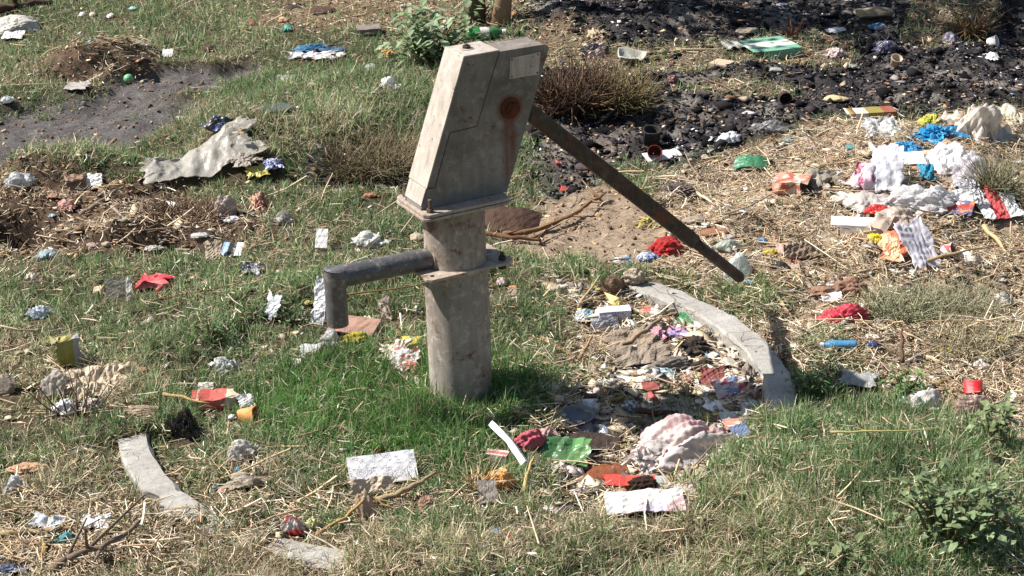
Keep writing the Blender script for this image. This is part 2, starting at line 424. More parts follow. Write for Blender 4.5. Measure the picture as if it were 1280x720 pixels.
# ---------------------------------------------------------------- round concrete kerb of the pump platform
def make_kerb():
    N = 420; prof = [(RING_R+.004, -.14), (RING_R, -.006), (RING_R-.006, .0), (RING_R-RING_W+.008, .001), (RING_R-RING_W, -.008), (RING_R-RING_W-.006, -.15)]
    V = []; Fc = []; m = len(prof)
    for i in range(N):
        a = 2*math.pi*i/N; ca, sa = math.cos(a), math.sin(a)
        for j, (r, z) in enumerate(prof):
            nn = float(fbm(np.array([ca*4+j*.3]), np.array([sa*4]), 4.5, 4, 33)[0])-.5
            chip = max(0, float(vn(np.array([a*9.]), np.array([j*.2]), 35)[0])-.76)*.12
            rr = r+nn*.015+(-chip if j in (1, 2) else chip*.6 if j in (3, 4) else 0)
            V.append((RING_C[0]+rr*ca, RING_C[1]+rr*sa, z+(nn*.010 if 0 < j < 5 else 0)-(chip*.35 if 0 < j < 5 else 0)))
    for i in range(N):
        i2 = (i+1) % N
        for j in range(m-1): Fc.append((i*m+j, i2*m+j, i2*m+j+1, i*m+j+1))
    t = NT('concrete'); co = t.coords()
    b = t.mix(t.ramp(t.noise(9, 6, .65, co), [(.3, (0, 0, 0)), (.7, (1, 1, 1))]), lin((168, 165, 158)), lin((138, 132, 123)))
    b = t.mix(t.ramp(t.noise(70, 4, .7, co), [(.5, (0, 0, 0)), (.75, (.6,)*3)]), b, lin((112, 102, 88)))
    cr = t.n('ShaderNodeTexVoronoi', feature='DISTANCE_TO_EDGE'); cr.inputs['Scale'].default_value = 3.2
    dn = t.n('ShaderNodeTexNoise'); dn.inputs['Scale'].default_value = 9; t.l(co, dn.inputs['Vector']); va = t.n('ShaderNodeVectorMath', operation='MULTIPLY_ADD')
    t.l(dn.outputs['Color'], va.inputs[0]); va.inputs[1].default_value = (.25,)*3; t.l(co, va.inputs[2]); t.l(va.outputs[0], cr.inputs['Vector'])
    crack = t.ramp(cr.outputs['Distance'], [(.0, (0, 0, 0)), (.008, (1, 1, 1))])
    crack = t.mix(t.ramp(t.noise(2.3, 2, .5, co), [(.48, (0, 0, 0)), (.6, (1, 1, 1))]), crack, (1, 1, 1, 1))
    b = t.mix(crack, lin((96, 88, 76)), b)
    nm = t.bump(t.noise(60, 6, .7, co), .5, .006); nm = t.bump(crack, .5, .006, nm)
    o = mesh_obj('concrete_kerb', V, Fc, t.done(t.bsdf(b, .9, 0, nm, .2)), smooth=False)
    tag(o, 'round grey concrete kerb around the hand pump, cracked and half buried in grass and litter', 'kerb')
make_kerb()
# ---------------------------------------------------------------- hand pump
def make_pump():
    PSI = .4933; P0 = Vector((-.1424, 0, 0))
    root = empty('hand_pump', P0, PSI)
    tag(root, 'weathered grey steel hand pump with rusty axle bolt, long brown handle and bent spout', 'hand pump')
    def paint(name, base, base2, rust=0, rust_axle=False, dusty=.5, met=0., ro=.6):
        t = NT(name); co = t.coords()
        b = t.mix(t.ramp(t.noise(7, 6, .62, co), [(.35, (0, 0, 0)), (.68, (1, 1, 1))]), lin(base), lin(base2))
        mp = t.n('ShaderNodeMapping'); mp.inputs['Scale'].default_value = (60, 60, 5); t.l(co, mp.inputs[0])
        st = t.ramp(t.noise(1, 5, .65, mp.outputs[0]), [(.45, (0, 0, 0)), (.8, (.6,)*3)])
        b = t.mix(st, b, lin((96, 80, 66)))
        b = t.mix(t.ramp(t.noise(38, 6, .75, co), [(.52, (0, 0, 0)), (.72, (dusty,)*3)]), b, lin((206, 196, 182)))
        b = t.mix(t.ramp(t.noise(55, 5, .8, co), [(.60, (0, 0, 0)), (.68, (.85,)*3)]), b, lin((64, 50, 42)))
        if rust: b = t.mix(t.ramp(t.noise(16, 6, .75, co), [(.62-rust*.25, (0, 0, 0)), (.70-rust*.2, (.9,)*3)]), b, lin((98, 58, 38)))
        if rust_axle:
            s = t.n('ShaderNodeSeparateXYZ'); t.l(co, s.inputs[0])
            # a stain of rust running down the plate from the axle bolt
            w = t.math('ADD', t.math('MULTIPLY', t.noise(22, 4, .6, co), .022), -.011)
            dx = t.math('ABSOLUTE', t.math('ADD', t.math('ADD', s.outputs[0], w), -.141))
            inx = t.ramp(t.math('MULTIPLY', dx, 20), [(.16, (1, 1, 1)), (.52, (0, 0, 0))])
            dz = t.ramp(t.math('MULTIPLY', t.math('ADD', .755, t.math('MULTIPLY', s.outputs[2], -1)), 3.6), [(.0, (0, 0, 0)), (.03, (1, 1, 1)), (.62, (.9,)*3), (.86, (.2,)*3)])
            streak = t.mix(1, inx, dz, 'MULTIPLY')
            streak = t.mix(1, streak, t.ramp(t.noise(1, 4, .6, mp.outputs[0]), [(.3, (.45,)*3), (.6, (1,)*3)]), 'MULTIPLY')
            b = t.mix(streak, b, lin((92, 48, 28)))
            vm = t.n('ShaderNodeVectorMath', operation='DISTANCE'); t.l(co, vm.inputs[0]); vm.inputs[1].default_value = (.147, -.047, .754)
            ringm = t.ramp(t.math('MULTIPLY', vm.outputs['Value'], 10), [(.26, (1, 1, 1)), (.42, (0, 0, 0))])
            b = t.mix(ringm, b, lin((104, 62, 42)))
            # blue-grey bare metal near the foot of the plate
            ft = t.ramp(t.math('ADD', s.outputs[2], t.math('MULTIPLY', t.noise(12, 4, .6, co), .05)), [(.565, (.65,)*3), (.612, (0, 0, 0))])
            b = t.mix(ft, b, lin((98, 100, 104)))
        nm = t.bump(t.noise(150, 4, .7, co), .25, .0015); nm = t.bump(t.noise(16, 3, .6, co), .15, .006, nm)
        return t.done(t.bsdf(b, ro, met, nm, .35))
    mg = paint('galvanised_head_shaded', (136, 128, 119), (98, 89, 80), .22, True, .3)  # darker base colour: the shade on the side plates is painted in
    mf = paint('galvanised_front_sunlit', (178, 168, 156), (156, 145, 132), .0, False, .5)  # same metal as the head, lightened to paint sunlight on the front
    mc = paint('galvanised_flange', (168, 154, 138), (146, 130, 116), .3)
    mpipe = paint('dusty_pipe', (154, 145, 135), (122, 111, 100), .15, False, .7, 0, .85)
    mch = paint('chamber_skin', (152, 142, 130), (126, 113, 100), .35, False, .6, 0, .8)
    msp = paint('spout_steel', (108, 106, 106), (74, 74, 78), .1, False, .5, .35, .45)
    mh = paint('rusty_handle', (58, 47, 41), (46, 38, 34), .4, False, .12, .1, .6)
    mr = rocky((104, 58, 38), (70, 38, 26), 60, .5, .75)
    # standing pipe
    r = .0825; m = MB(); seg = 72
    m.lathe([(r, -.12), (r, .0), (r+.0005, .12), (r, .3535)], seg); m.build('stand_pipe', mpipe, root, smooth=True)
    # weld bead
    m = MB(); pts = [(math.cos(a)*(r+.001), math.sin(a)*(r+.001), .351) for a in np.linspace(0, 2*math.pi, 49)]
    m.tube(pts, .0045, 6, False); m.build('weld_bead', mc, root, smooth=True)
    A_, B_ = .1225, .0895
    def plate(z0, z1, a=A_, b=B_, c=.012): 
        mm = MB(); poly = [(-a+c, -b), (a-c, -b), (a, -b+c), (a, b-c), (a-c, b), (-a+c, b), (-a, b-c), (-a, -b+c)]
        n = 8; V = [(x, y, z0) for x, y in poly]+[(x, y, z1) for x, y in poly]
        return mm.add(V, [tuple(range(n-1, -1, -1)), tuple(range(n, 2*n))]+[(i, (i+1) % n, (i+1) % n+n, i+n) for i in range(n)])
    p = plate(.3545, .3625)
    for s in (-1, 1): p.lathe([(.006, .3628), (.0, .3629)], 10, (s*(A_-.02), -s*0))
    fl = p.build('lower_flange', mc, root, bevel=.0012)
    for (x, y) in ((-.1, -.066), (.1, -.066), (.1, .066), (-.1, .066)):
        b = MB()
        if (x, y) == (-.1, -.066):
            b.lathe([(.0055, .3628), (.0055, .3634), (.0001, .3636)], 14, (x, y)); b.build('bolt_hole', rocky((24, 20, 18)), fl); continue
        b.lathe([(.0001, .339), (.0105, .339), (.0105, .3535)], 6, (x, y)); b.lathe([(.0105, .3635), (.0105, .372), (.005, .3722), (.005, .383), (.0001, .384)], 6, (x, y))
        b.build('bolt', rocky((72, 60, 52), (52, 42, 36), 60, .4, .7), fl)
    # water chamber, slightly waisted
    m = MB(); m.lathe([(.081, .3635), (.0795, .372), (.0790, .40), (.0790, .49), (.0795, .5165)], seg); m.build('water_chamber', mch, root, smooth=True)
    u1 = plate(.5170, .5245).build('chamber_flange', mc, root, bevel=.0012)
    u2 = plate(.5262, .5345, A_-.002, B_-.002).build('upper_flange', mc, root, bevel=.0012)
    for (x, y) in ((-.098, -.068), (.103, .07), (-.098, .07)):
        b = MB(); b.lathe([(.0001, .500), (.0105, .500), (.0105, .5165)], 6, (x, y)); b.lathe([(.0095, .5350), (.0095, .5435), (.0052, .5437), (.0052, .567), (.0001, .568)], 6, (x, y))
        b.build('bolt', rocky((112, 96, 82), (84, 66, 54), 60, .4, .7), u2)
    # spout
    m = MB(); cz = .385; e = -.332
    pts = [(-.05, 0, cz-.004), (-.2, 0, cz), (e+.012, 0, cz+.004), (e, 0, cz-.006), (e-.002, 0, cz-.03), (e-.004, 0, .31), (e-.004, 0, .262)]
    m.tube(pts[:3]+[(e+.002, 0, cz+.002)], .0285, 24, False)
    m.tube([(e-.002, 0, cz+.026), (e-.003, 0, cz-.02), (e-.004, 0, .262)], .0275, 24, False)
    sp = m.build('spout', msp, root, smooth=True)
    b = MB(); b.tube([(e-.0025, 0, cz+.0262), (e-.002, 0, cz+.030)], [.0275, .020], 24, True); b.build('elbow_cap', msp, sp, smooth=False)
    b = MB(); ri = .0225
    b.tube([(e-.004, 0, .262), (e-.004, 0, .30)], ri, 20, False); b.lathe([(.0275, .262), (ri, .2618)], 24, (e-.004, 0)); b.build('spout_mouth', rocky((40, 36, 34)), sp)
    b = MB(); n = 28
    b.tube([(.0285*0-.072+.004*math.cos(a)*0, math.cos(a)*.031, cz-.002+math.sin(a)*.031) for a in np.linspace(0, 2*math.pi, n)], .004, 6, False)
    b.build('weld_bead', mc, sp, smooth=True)
    # head: two side plates, top, back web set in
    hb = .046; A = (-.113, .5352); B = (.131, .5352); Cc = (.262, .889); Cd = (.257, .897); Ce = (.247, .901); D = (.024, .9035)
    body = MB(); pl = [A, B, Cc, Cd, Ce, D]
    body.prism(pl, -hb, -hb+.005); body.prism(pl, hb-.005, hb)
    inn = [(A[0]+.001, A[1]+.0005), (B[0]-.03, B[1]+.0005), (Cc[0]-.030, Cc[1]-.0002), (Cd[0]-.004, .8968), (Ce[0], Ce[1]-.0008), (D[0]+.001, D[1]-.0008)]
    body.prism(inn, -hb+.006, hb-.006)
    hd = body.build('pump_head', mg, root, bevel=.0012)
    # access cover, folded over front, top and a lip on both sides
    cv = MB(); lp = MB()
    fe = lambda z: A[0]+(z-A[1])*(D[0]-A[0])/(D[1]-A[1])
    lip = [(fe(.591)-.0015, .591), (fe(.591)+.018, .589), (fe(.72)+.018, .7225), (.049, .726), (.119, .9055), (fe(.9035)-.001, .9065)]
    lp.prism(lip, -hb-.0042, -hb-.0006); lp.prism(lip, hb+.0006, hb+.0042)
    fr = [(fe(.591)-.0045, .590), (fe(.591)-.0008, .591), (D[0]-.0008, .9042), (.119, .9046), (.119, .9080), (D[0]-.0035, .9078)]
    cv.prism(fr, -hb-.0044, hb+.0044)
    cvo = cv.build('front_cover', mf, hd, bevel=.0008); lp.build('cover_lip', mg, cvo, bevel=.0008)
    b = MB(); b.box(-hb*.9, 0, 0, 0, 0, 0); 
    b = MB(); b.prism([(fe(.546)-.0035, .546), (fe(.546)-.001, .546), (fe(.588)-.001, .588), (fe(.588)-.0035, .588)], -hb-.0005, hb+.0005); b.build('front_plate', mf, hd, bevel=.0008)
    b = MB(); b.lathe([(.011, .9081), (.011, .916), (.0055, .9162), (.0055, .9195), (.0001, .92)], 6, (.058, .006)); b.build('cover_bolt', rocky((80, 70, 64), (60, 50, 46), 60, .4, .7), cvo)
    for sg in (-1, 1):
        b = MB(); b.tube([(fe(.591)-.002, sg*(hb+.0006), .5885), (fe(.591)+.020, sg*(hb+.0006), .5865), (fe(.72)+.0200, sg*(hb+.0006), .7205), (.0505, sg*(hb+.0006), .7242), (.1212, sg*(hb+.0006), .9040)], .0017, 6); b.build('seam', rocky((84, 74, 66), (64, 56, 50)), cvo)
    b = MB(); b.lathe([(.018, .9081), (.018, .9096), (.0001, .9098)], 20, (.058, .006)); b.build('washer', mc, cvo)
    # axle nut on the plate (axis along y)
    def ylathe(prof, seg, c, hexa=False):
        q = MB(); q.lathe(prof, seg); q.v = [(c[0]+x, -z, c[1]+y) for x, y, z in q.v]; return q
    ax = (.147, .754)
    w = ylathe([(.027, hb), (.027, hb+.004), (.0245, hb+.006), (.0001, hb+.006)], 28, ax).build('axle_washer', mr, hd)
    ylathe([(.0165, hb+.0062), (.0165, hb+.015), (.014, hb+.0165), (.0001, hb+.0165)], 6, ax).build('axle_nut', mr, hd, bevel=.001)
    ylathe([(.0085, hb+.0165), (.0085, hb+.021), (.006, hb+.0225), (.0001, hb+.0226)], 14, ax).build('axle_end', mr, hd)
    # riveted name plate with worn raised lines
    npl = [(.146, .829), (.229, .827), (.236, .8835), (.150, .8815)]
    b = MB(); b.prism(npl, -hb-.0018, -hb-.0003)
    pm = paint('name_plate_metal', (196, 180, 168), (178, 162, 150), 0, False, .4)
    po = b.build('name_plate', pm, hd, bevel=.0005)
    b = MB(); rng = random.Random(4)
    for k, z in enumerate((.8745, .8665, .859, .8515, .844, .8365)):
        u = .152+rng.random()*.006
        while u < .224:
            wd = rng.uniform(.002, .0055 if k < 2 else .004)
            if rng.random() < .82:
                hh = .0022 if k > 1 else .003
                b.box(u, u+wd*.7, -hb-.0026, -hb-.0018, z-hh, z+hh*.6)
            u += wd+.001
    b.build('raised_lettering', pm, po)
    for (u, z) in ((.153, .834), (.225, .832), (.2285, .8785), (.1545, .8775)):
        ylathe([(.0022, hb+.0018), (.002, hb+.0032), (.0001, hb+.0035)], 8, (u, z)).build('rivet', mr, po)
    # handle: thick bar out of the head, thinner rounded grip at the end
    def hp(u):  return .690-(u-.257)*.9105
    m = MB(); d = Vector((1, 0, -.9105)).normalized()
    a0 = Vector((.150, 0, hp(.150))); a1 = Vector((.735, 0, hp(.735))); a2 = Vector((.905, 0, hp(.905)))
    up = Vector((0, 1, 0)).cross(d)*-1; sy = Vector((0, 1, 0))
    def sq(c, hw, hh): return [tuple(c+sy*(sx*hw)+up*(sz*hh)) for sx, sz in ((-1, -1), (1, -1), (1, 1), (-1, 1))]
    V = sq(a0, .0165, .021)+sq(a0+(a1-a0)*.5, .0165, .021)+sq(a1, .016, .0205)+sq(a1+d*.012, .013, .0165)
    Fq = [(3, 2, 1, 0), (12, 13, 14, 15)]
    for k in range(3): Fq += [(4*k+i, 4*k+(i+1) % 4, 4*k+4+(i+1) % 4, 4*k+4+i) for i in range(4)]
    m.add(V, Fq); h = m.build('handle', mh, root, bevel=.005)
    g = MB(); a1 = a1+d*.0
    g.tube([a1, a1+(a2-a1)*.5, a2-d*.012, a2-d*.004, a2+d*.004, a2+d*.009], [.0155, .0160, .0160, .015, .010, .003], 20); g.build('grip', mh, h, smooth=True)
    return root
make_pump()
# ---------------------------------------------------------------- litter: shape makers
FOOT = []            # footprints (x, y, rx, ry, angle, strength)
def fold(P, seed, f=1., octv=4):
    rg = np.random.default_rng(seed); v = 0; amp = 1; tot = 0
    for o in range(octv):
        for k in range(2):
            n = rg.normal(size=3); n /= np.linalg.norm(n); n2 = rg.normal(size=3)
            t = P@n*f*1.6+rg.random()*2+.5*np.sin(P@n2*f*.9+rg.random()*6)
            v = v+amp*np.abs((t % 2)-1); tot += amp
        f *= 1.75; amp *= .6
    return v/tot
_ICO = {}
def ico(sub):
    if sub not in _ICO:
        import bmesh
        bm = bmesh.new(); bmesh.ops.create_icosphere(bm, subdivisions=sub, radius=1)
        _ICO[sub] = (np.array([v.co[:] for v in bm.verts]), np.array([[v.index for v in f.verts] for f in bm.faces])); bm.free()
    return _ICO[sub]
_seed = [100]
def nseed(): _seed[0] += 1; return _seed[0]
def place(px, py, w, h, zf, lift=0):
    """zf: share of the seen height that is real height. -> base point, width, depth, height in metres"""
    p, s, sn, cs = G(px, py)
    hz_ = h*zf/s/cs; dep = h*(1-zf)/s/max(sn, .2)
    p2, s, sn, cs = G(px, py+hz_*cs*s*.5)
    return p2, w/s, dep, hz_
def put(o, p, lift, yaw):
    o.location = (p.x, p.y, p.z+lift); o.rotation_euler = (0, 0, yaw)
def foot(p, rx, ry, yaw=0, k=1.): FOOT.append((p.x, p.y, rx, ry, yaw, k))
def crump(name, cat, label, px, py, w, h, mat, zf=.5, A=.45, sub=4, yaw=0, seed=None, f=1.5, lift=.004, smooth=False, flat=0., lobes=.35, group=None, wings=None):
    k_ = 1.38 if px > 1050 and 120 < py < 330 else 1.15
    w *= k_; h *= k_
    seed = seed or nseed(); p, wx, dy, hz_ = place(px, py, w, h, zf)
    if sub == 4 and w > 30: sub = 5
    if name in ('plastic_bag', 'red_net', 'tissue', 'cloth'): smooth = True
    if wings is None: wings = (5 if name in ('plastic_bag', 'plastic_sheet', 'snack_packet', 'torn_sack', 'red_net', 'tissue') else 3 if name in ('wrapper', 'cloth', 'paper_scrap', 'foil_packet') else 0) if w > 6 else 0
    dy = max(dy, wx*.35); V, Fc = ico(sub)
    P = V.copy(); fb_ = name in ('plastic_bag', 'tissue'); r = 1+A*(.85 if fb_ else 1)*(fold(P, seed, f*(.85 if fb_ else 1.25), 4 if fb_ else 5)-.5)*2*.8
    lob = fold(P*.9, seed+7, .8, 1); r = r+lobes*(lob-.5)
    Q = P*r[:, None]
    Q[:, 2] = np.where(Q[:, 2] < 0, Q[:, 2]*.35, Q[:, 2])
    mx = np.abs(Q).max(0); Q = Q/np.array([mx[0], mx[1], max(Q[:, 2].max(), .1)])
    Q = Q*np.array([wx/2, dy/2, hz_*.92])
    Q[:, 2] += .004
    if wings:
        if w < 17: hz_ *= .7; Q = Q*np.array([1, 1, .6])
        # loose folds and torn edges of the film standing off the crumpled body
        rg = np.random.default_rng(seed+50); Vs = [Q*np.array([.86, .86, .92])]; Fs = [tuple(t_) for t_ in Fc]; n_ = 15; m_ = 11; base = len(Q)
        for i in range(wings):
            a = rg.random()*6.283; L = rg.uniform(.55, .95); wd_ = rg.uniform(.35, .8); el = rg.uniform(-.15, .55)
            u, v = np.meshgrid(np.linspace(0, 1, n_), np.linspace(-1, 1, m_)); u = u.ravel(); v = v.ravel()
            ed = 1+.35*(vn(u*3+i*7, v*3+seed, 4)-.5)*(.3+u)
            st = .15; x_ = (st+u*L)*ed; y_ = v*wd_*.5*(.5+.7*u)*ed; z_ = .35+el*u-.55*u*u+(fold(np.stack([x_, y_*1.5, 0*x_], 1), seed+60+i, 2.2, 4)-.5)*.9
            w3 = np.stack([(x_*math.cos(a)-y_*math.sin(a))*wx*.56, (x_*math.sin(a)+y_*math.cos(a))*dy*.56, np.maximum(z_, .02+.05*u)*hz_*.95+.003], 1)
            Vs.append(w3); Fs += [(base+j*n_+k, base+j*n_+k+1, base+(j+1)*n_+k+1, base+(j+1)*n_+k) for j in range(m_-1) for k in range(n_-1)]; base += len(w3)
        Q = np.concatenate(Vs); Fc = Fs
    o = mesh_obj(name, Q, Fc, mat, smooth=smooth); put(o, p, lift, RAD(yaw)); foot(p, wx*.46, dy*.46, RAD(yaw))
    tag(o, label, cat, group); return o
def sheet(name, cat, label, px, py, w, h, mat, tilt=12, roll=0, yaw=0, A=.10, torn=.0, f=1.2, lift=.012, n=26, thick=.0006, curl=0., smooth=False, seed=None, wd=None, group=None, drape=False):
    """a folded flat piece: w across, h the seen height; tilt leans its face to the viewer"""
    k_ = 1.3 if px > 1050 and 120 < py < 330 else 1.08
    w *= k_; h *= k_
    seed = seed or nseed(); p, s, sn, cs = G(px, py)
    wx = w/s; phi = math.asin(sn); a = RAD(tilt); dy = h/s/max(.25, math.sin(phi+a))
    if wd: dy = wd/s
    m = max(5, int(n*min(1, dy/wx+.3))); u = np.linspace(-1, 1, n); v = np.linspace(-1, 1, m)
    U, Vv = np.meshgrid(u, v); U = U.ravel(); Vv = Vv.ravel()
    P = np.stack([U*wx, Vv*dy, 0*U], 1)/max(wx, dy)*1.2
    z = (fold(P, seed, f, 5)-.5)*A*2.2*max(wx, dy)
    x = U*wx/2; y = Vv*dy/2
    if torn:
        rr = np.random.default_rng(seed); 
        ed = np.maximum(np.abs(U), np.abs(Vv)); tn = fbm(U*2+seed, Vv*2, 1.6, 3, seed)-.5
        k = 1+torn*tn*2.2*ed; x = x*k; y = y*k
    x = x+(fold(P+5, seed+3, f, 2)-.5)*A*.5*wx; 
    z = z+curl*(U**2)*wx
    V3 = np.stack([x, y, z], 1)
    # tilt about x, then roll about y
    c_, s_ = math.cos(a), math.sin(a); V3 = np.stack([V3[:, 0], V3[:, 1]*c_-V3[:, 2]*s_, V3[:, 1]*s_+V3[:, 2]*c_], 1)
    b = RAD(roll); c_, s_ = math.cos(b), math.sin(b); V3 = np.stack([V3[:, 0]*c_+V3[:, 2]*s_, V3[:, 1], -V3[:, 0]*s_+V3[:, 2]*c_], 1)
    zmin = np.percentile(V3[:, 2], 8); V3[:, 2] -= zmin
    hh = V3[:, 2].max()/2
    if drape: hh = 0
    p, s, sn, cs = G(px, py+hh*cs*s)
    if drape:
        ca_, sa_ = math.cos(RAD(yaw)), math.sin(RAD(yaw))
        for q in V3: q[2] += max(hz(p.x+q[0]*ca_-q[1]*sa_, p.y+q[0]*sa_+q[1]*ca_), p.z-.05)-p.z
    Fc = [(j*n+i, j*n+i+1, (j+1)*n+i+1, (j+1)*n+i) for j in range(m-1) for i in range(n-1)]
    o = mesh_obj(name, V3, Fc, mat, smooth=smooth); put(o, p, lift, RAD(yaw))
    md = o.modifiers.new('thickness', 'SOLIDIFY'); md.thickness = thick; md.offset = 0
    foot(p, wx*.46, max(.01, dy*.46*math.cos(a)), RAD(yaw)); tag(o, label, cat, group); return o
def carton(name, cat, label, px, py, w, h, mat, zf=.45, yaw=0, crush=.12, inside=None, open_end=None, lift=.004, flap=True, depth=None, tiltx=0, seed=None):
    """a small box of thin card: walls, dark open end and a flap"""
    seed = seed or nseed(); p, wx, dy, hz_ = place(px, py, w, h, zf)
    if depth: dy = depth/(w/wx)
    N = 7; V = []; Fc = []
    def face(o, a, b, skip=False):
        k = len(V)
        for j in range(N):
            for i in range(N):
                V.append(np.array(o)+np.array(a)*i/(N-1)+np.array(b)*j/(N-1))
        for j in range(N-1):
            for i in range(N-1): Fc.append((k+j*N+i, k+j*N+i+1, k+(j+1)*N+i+1, k+(j+1)*N+i))
    x, y, z = wx/2, dy/2, hz_
    face((-x, -y, 0), (2*x, 0, 0), (0, 0, z)); face((-x, y, 0), (2*x, 0, 0), (0, 0, z))
    face((-x, -y, z), (2*x, 0, 0), (0, 2*y, 0)); face((-x, -y, 0), (2*x, 0, 0), (0, 2*y, 0))
    if open_end != 'left': face((-x, -y, 0), (0, 2*y, 0), (0, 0, z))
    if open_end != 'right': face((x, -y, 0), (0, 2*y, 0), (0, 0, z))
    Vn = np.array(V); m = max(wx, dy); d = np.stack([fold(Vn/m*2, seed+i, 1., 2)-.5 for i in range(3)], 1)
    Vn = Vn+d*crush*np.array([wx, dy, hz_])
    root = empty(name, (p.x, p.y, p.z+lift), RAD(yaw)); root.rotation_euler = (RAD(tiltx), 0, RAD(yaw))
    b = mesh_obj('card_walls', Vn, Fc, mat, root); md = b.modifiers.new('t', 'SOLIDIFY'); md.thickness = .0007
    if flap:
        k = -1 if open_end == 'left' else 1
        Vf = np.array([(k*x, -y*.95, z), (k*x, y*.95, z), (k*(x+wx*.22), y*.8, z*1.15), (k*(x+wx*.22), -y*.8, z*.9)])
        Vf = Vf+(fold(Vn[:4]/m, seed+9, 1, 1)-.5)[:, None]*crush*.3*m
        g = mesh_obj('flap', Vf, [(0, 1, 2, 3)], mat, root); md = g.modifiers.new('t', 'SOLIDIFY'); md.thickness = .0007
    foot(p, wx*.48, dy*.48, RAD(yaw)); tag(root, label, cat); return root
def stone(name, cat, label, px, py, w, h, mat, zf=.7, sub=3, yaw=0, rough=.12, cuts=7, lift=-.004, seed=None, group=None):
    seed = seed or nseed(); p, wx, dy, hz_ = place(px, py, w, h, zf); dy = max(dy, wx*.5)
    V, Fc = ico(sub); P = V.copy(); rg = np.random.default_rng(seed)
    for i in range(cuts):
        n = rg.normal(size=3); n /= np.linalg.norm(n); dd = P@n; lim = rg.uniform(.55, .85)
        P = P-np.outer(np.maximum(dd-lim, 0), n)
    P = P*(1+rough*(fold(P, seed, 2.2, 4)-.5)*2)[:, None]
    P = P/np.abs(P).max(0)*np.array([wx/2, dy/2, hz_*.6]); P[:, 2] += hz_*.4
    o = mesh_obj(name, P, Fc, mat, smooth=False); put(o, p, lift, RAD(yaw)); foot(p, wx*.45, dy*.45, RAD(yaw)); tag(o, label, cat, group); return o
def stick(name, cat, label, pts, rad, mat, lift=.012, z=None, taper=.5, twig=0, seed=None, group=None, seg=7, jit=.7):
    """pts: pixels along the stick; rad in metres; z: real heights of the points above the ground"""
    seed = seed or nseed(); rg = random.Random(seed); W_ = []
    for i, q in enumerate(pts):
        lf = (z[i] if z else 0)+lift+rad
        p, s, sn, cs = G(q[0], q[1]+lf*s_at(q)*.9); W_.append(Vector((p.x, p.y, p.z+lf)))
    P = []
    for a, b in zip(W_[:-1], W_[1:]):
        for k in range(5): P.append(a.lerp(b, k/5)+Vector((rg.uniform(-1, 1), rg.uniform(-1, 1), rg.uniform(-.5, .5)))*rad*jit)
    P.append(W_[-1]); c = P[0].copy(); L = [q-c for q in P]; n = len(L)
    rd = [rad*(1-(1-taper)*i/(n-1))*rg.uniform(.85, 1.15) for i in range(n)]
    m = MB(); m.tube(L, rd, seg)
    for k in range(twig):
        i = rg.randrange(2, n-1); d = (L[min(i+1, n-1)]-L[i-1]).normalized(); sd = Vector((rg.uniform(-1, 1), rg.uniform(-1, 1), rg.uniform(0, .6))).normalized()
        m.tube([L[i], L[i]+(d*.5+sd)*rad*rg.uniform(6, 14)], [rad*.5, rad*.2], 5)
    o = m.build(name, mat, smooth=seg > 4); o.location = c; tag(o, label, cat, group); return o
def s_at(q): 
    o, d = ray(q[0], q[1]); return F/((0-o[2])/d[2])
def cupshape(name, cat, label, px, py, w, h, mat, yaw=0, lay=75, r2=.75, wall=True, crush=.1, lift=.006, seed=None, deep=None):
    """a round cup, pot or lid; lay: how far it has fallen over"""
    seed = seed or nseed(); p, s, sn, cs = G(px, py); R1 = (max(w, h) if lay > 40 else w)/s/2; Hh = deep/s if deep else R1*1.7
    m = MB(); m.lathe([(.001, 0), (R1*r2, 0), (R1*.97, Hh*.9), (R1*1.05, Hh*.93), (R1*1.05, Hh), (R1*.94, Hh), (R1*.90, Hh*.9), (R1*r2*.92, Hh*.04), (.001, Hh*.03)], 26)
    V = np.array(m.v); V = V+np.stack([fold(V/R1, seed+i, .6, 2)-.5 for i in range(3)], 1)*crush*R1*2
    a = RAD(lay); c_, s_ = math.cos(a), math.sin(a); V = np.stack([V[:, 0], V[:, 1]*c_-V[:, 2]*s_, V[:, 1]*s_+V[:, 2]*c_], 1)
    V[:, 2] -= V[:, 2].min(); V[:, 1] -= V[:, 1].mean()
    o = mesh_obj(name, V, m.f, mat, smooth=True); put(o, G(px, py+V[:, 2].max()*cs*s*.5)[0], lift, RAD(yaw)); foot(p, R1, R1*.8); tag(o, label, cat); return o
def shreds(name, cat, label, px, py, w, h, mat, n=14, size=.3, lift=.004, up=.5, seed=None, thin=1.):
    """one torn thing whose pieces still hang together"""
    seed = seed or nseed(); rg = random.Random(seed); p, s, sn, cs = G(px, py); wx = w/s; dy = h/s/sn
    m = MB()
    for i in range(n):
        c = Vector((rg.uniform(-.4, .4)*wx, rg.uniform(-.4, .4)*dy, rg.uniform(.002, up*.12*wx+.004)))
        a = rg.uniform(0, 6.3); L = wx*size*rg.uniform(.6, 1.3); Wd = L*rg.uniform(.2, .6)*thin
        d = Vector((math.cos(a), math.sin(a), rg.uniform(-.4, .5))); e = Vector((-math.sin(a), math.cos(a), rg.uniform(-.5, .5)))
        m.add([c-d*L/2-e*Wd/2, c-d*L/2+e*Wd/2, c+e*Wd/2+Vector((0, 0, L*.15)), c-e*Wd/2+Vector((0, 0, L*.15)), c+d*L/2+e*Wd/3, c+d*L/2-e*Wd/2], [(0, 1, 2, 3), (3, 2, 4, 5)])
    o = m.build(name, mat); o.location = (p.x, p.y, p.z+lift); md = o.modifiers.new('t', 'SOLIDIFY'); md.thickness = .0006
    foot(p, wx*.4, dy*.4); tag(o, label, cat); return o
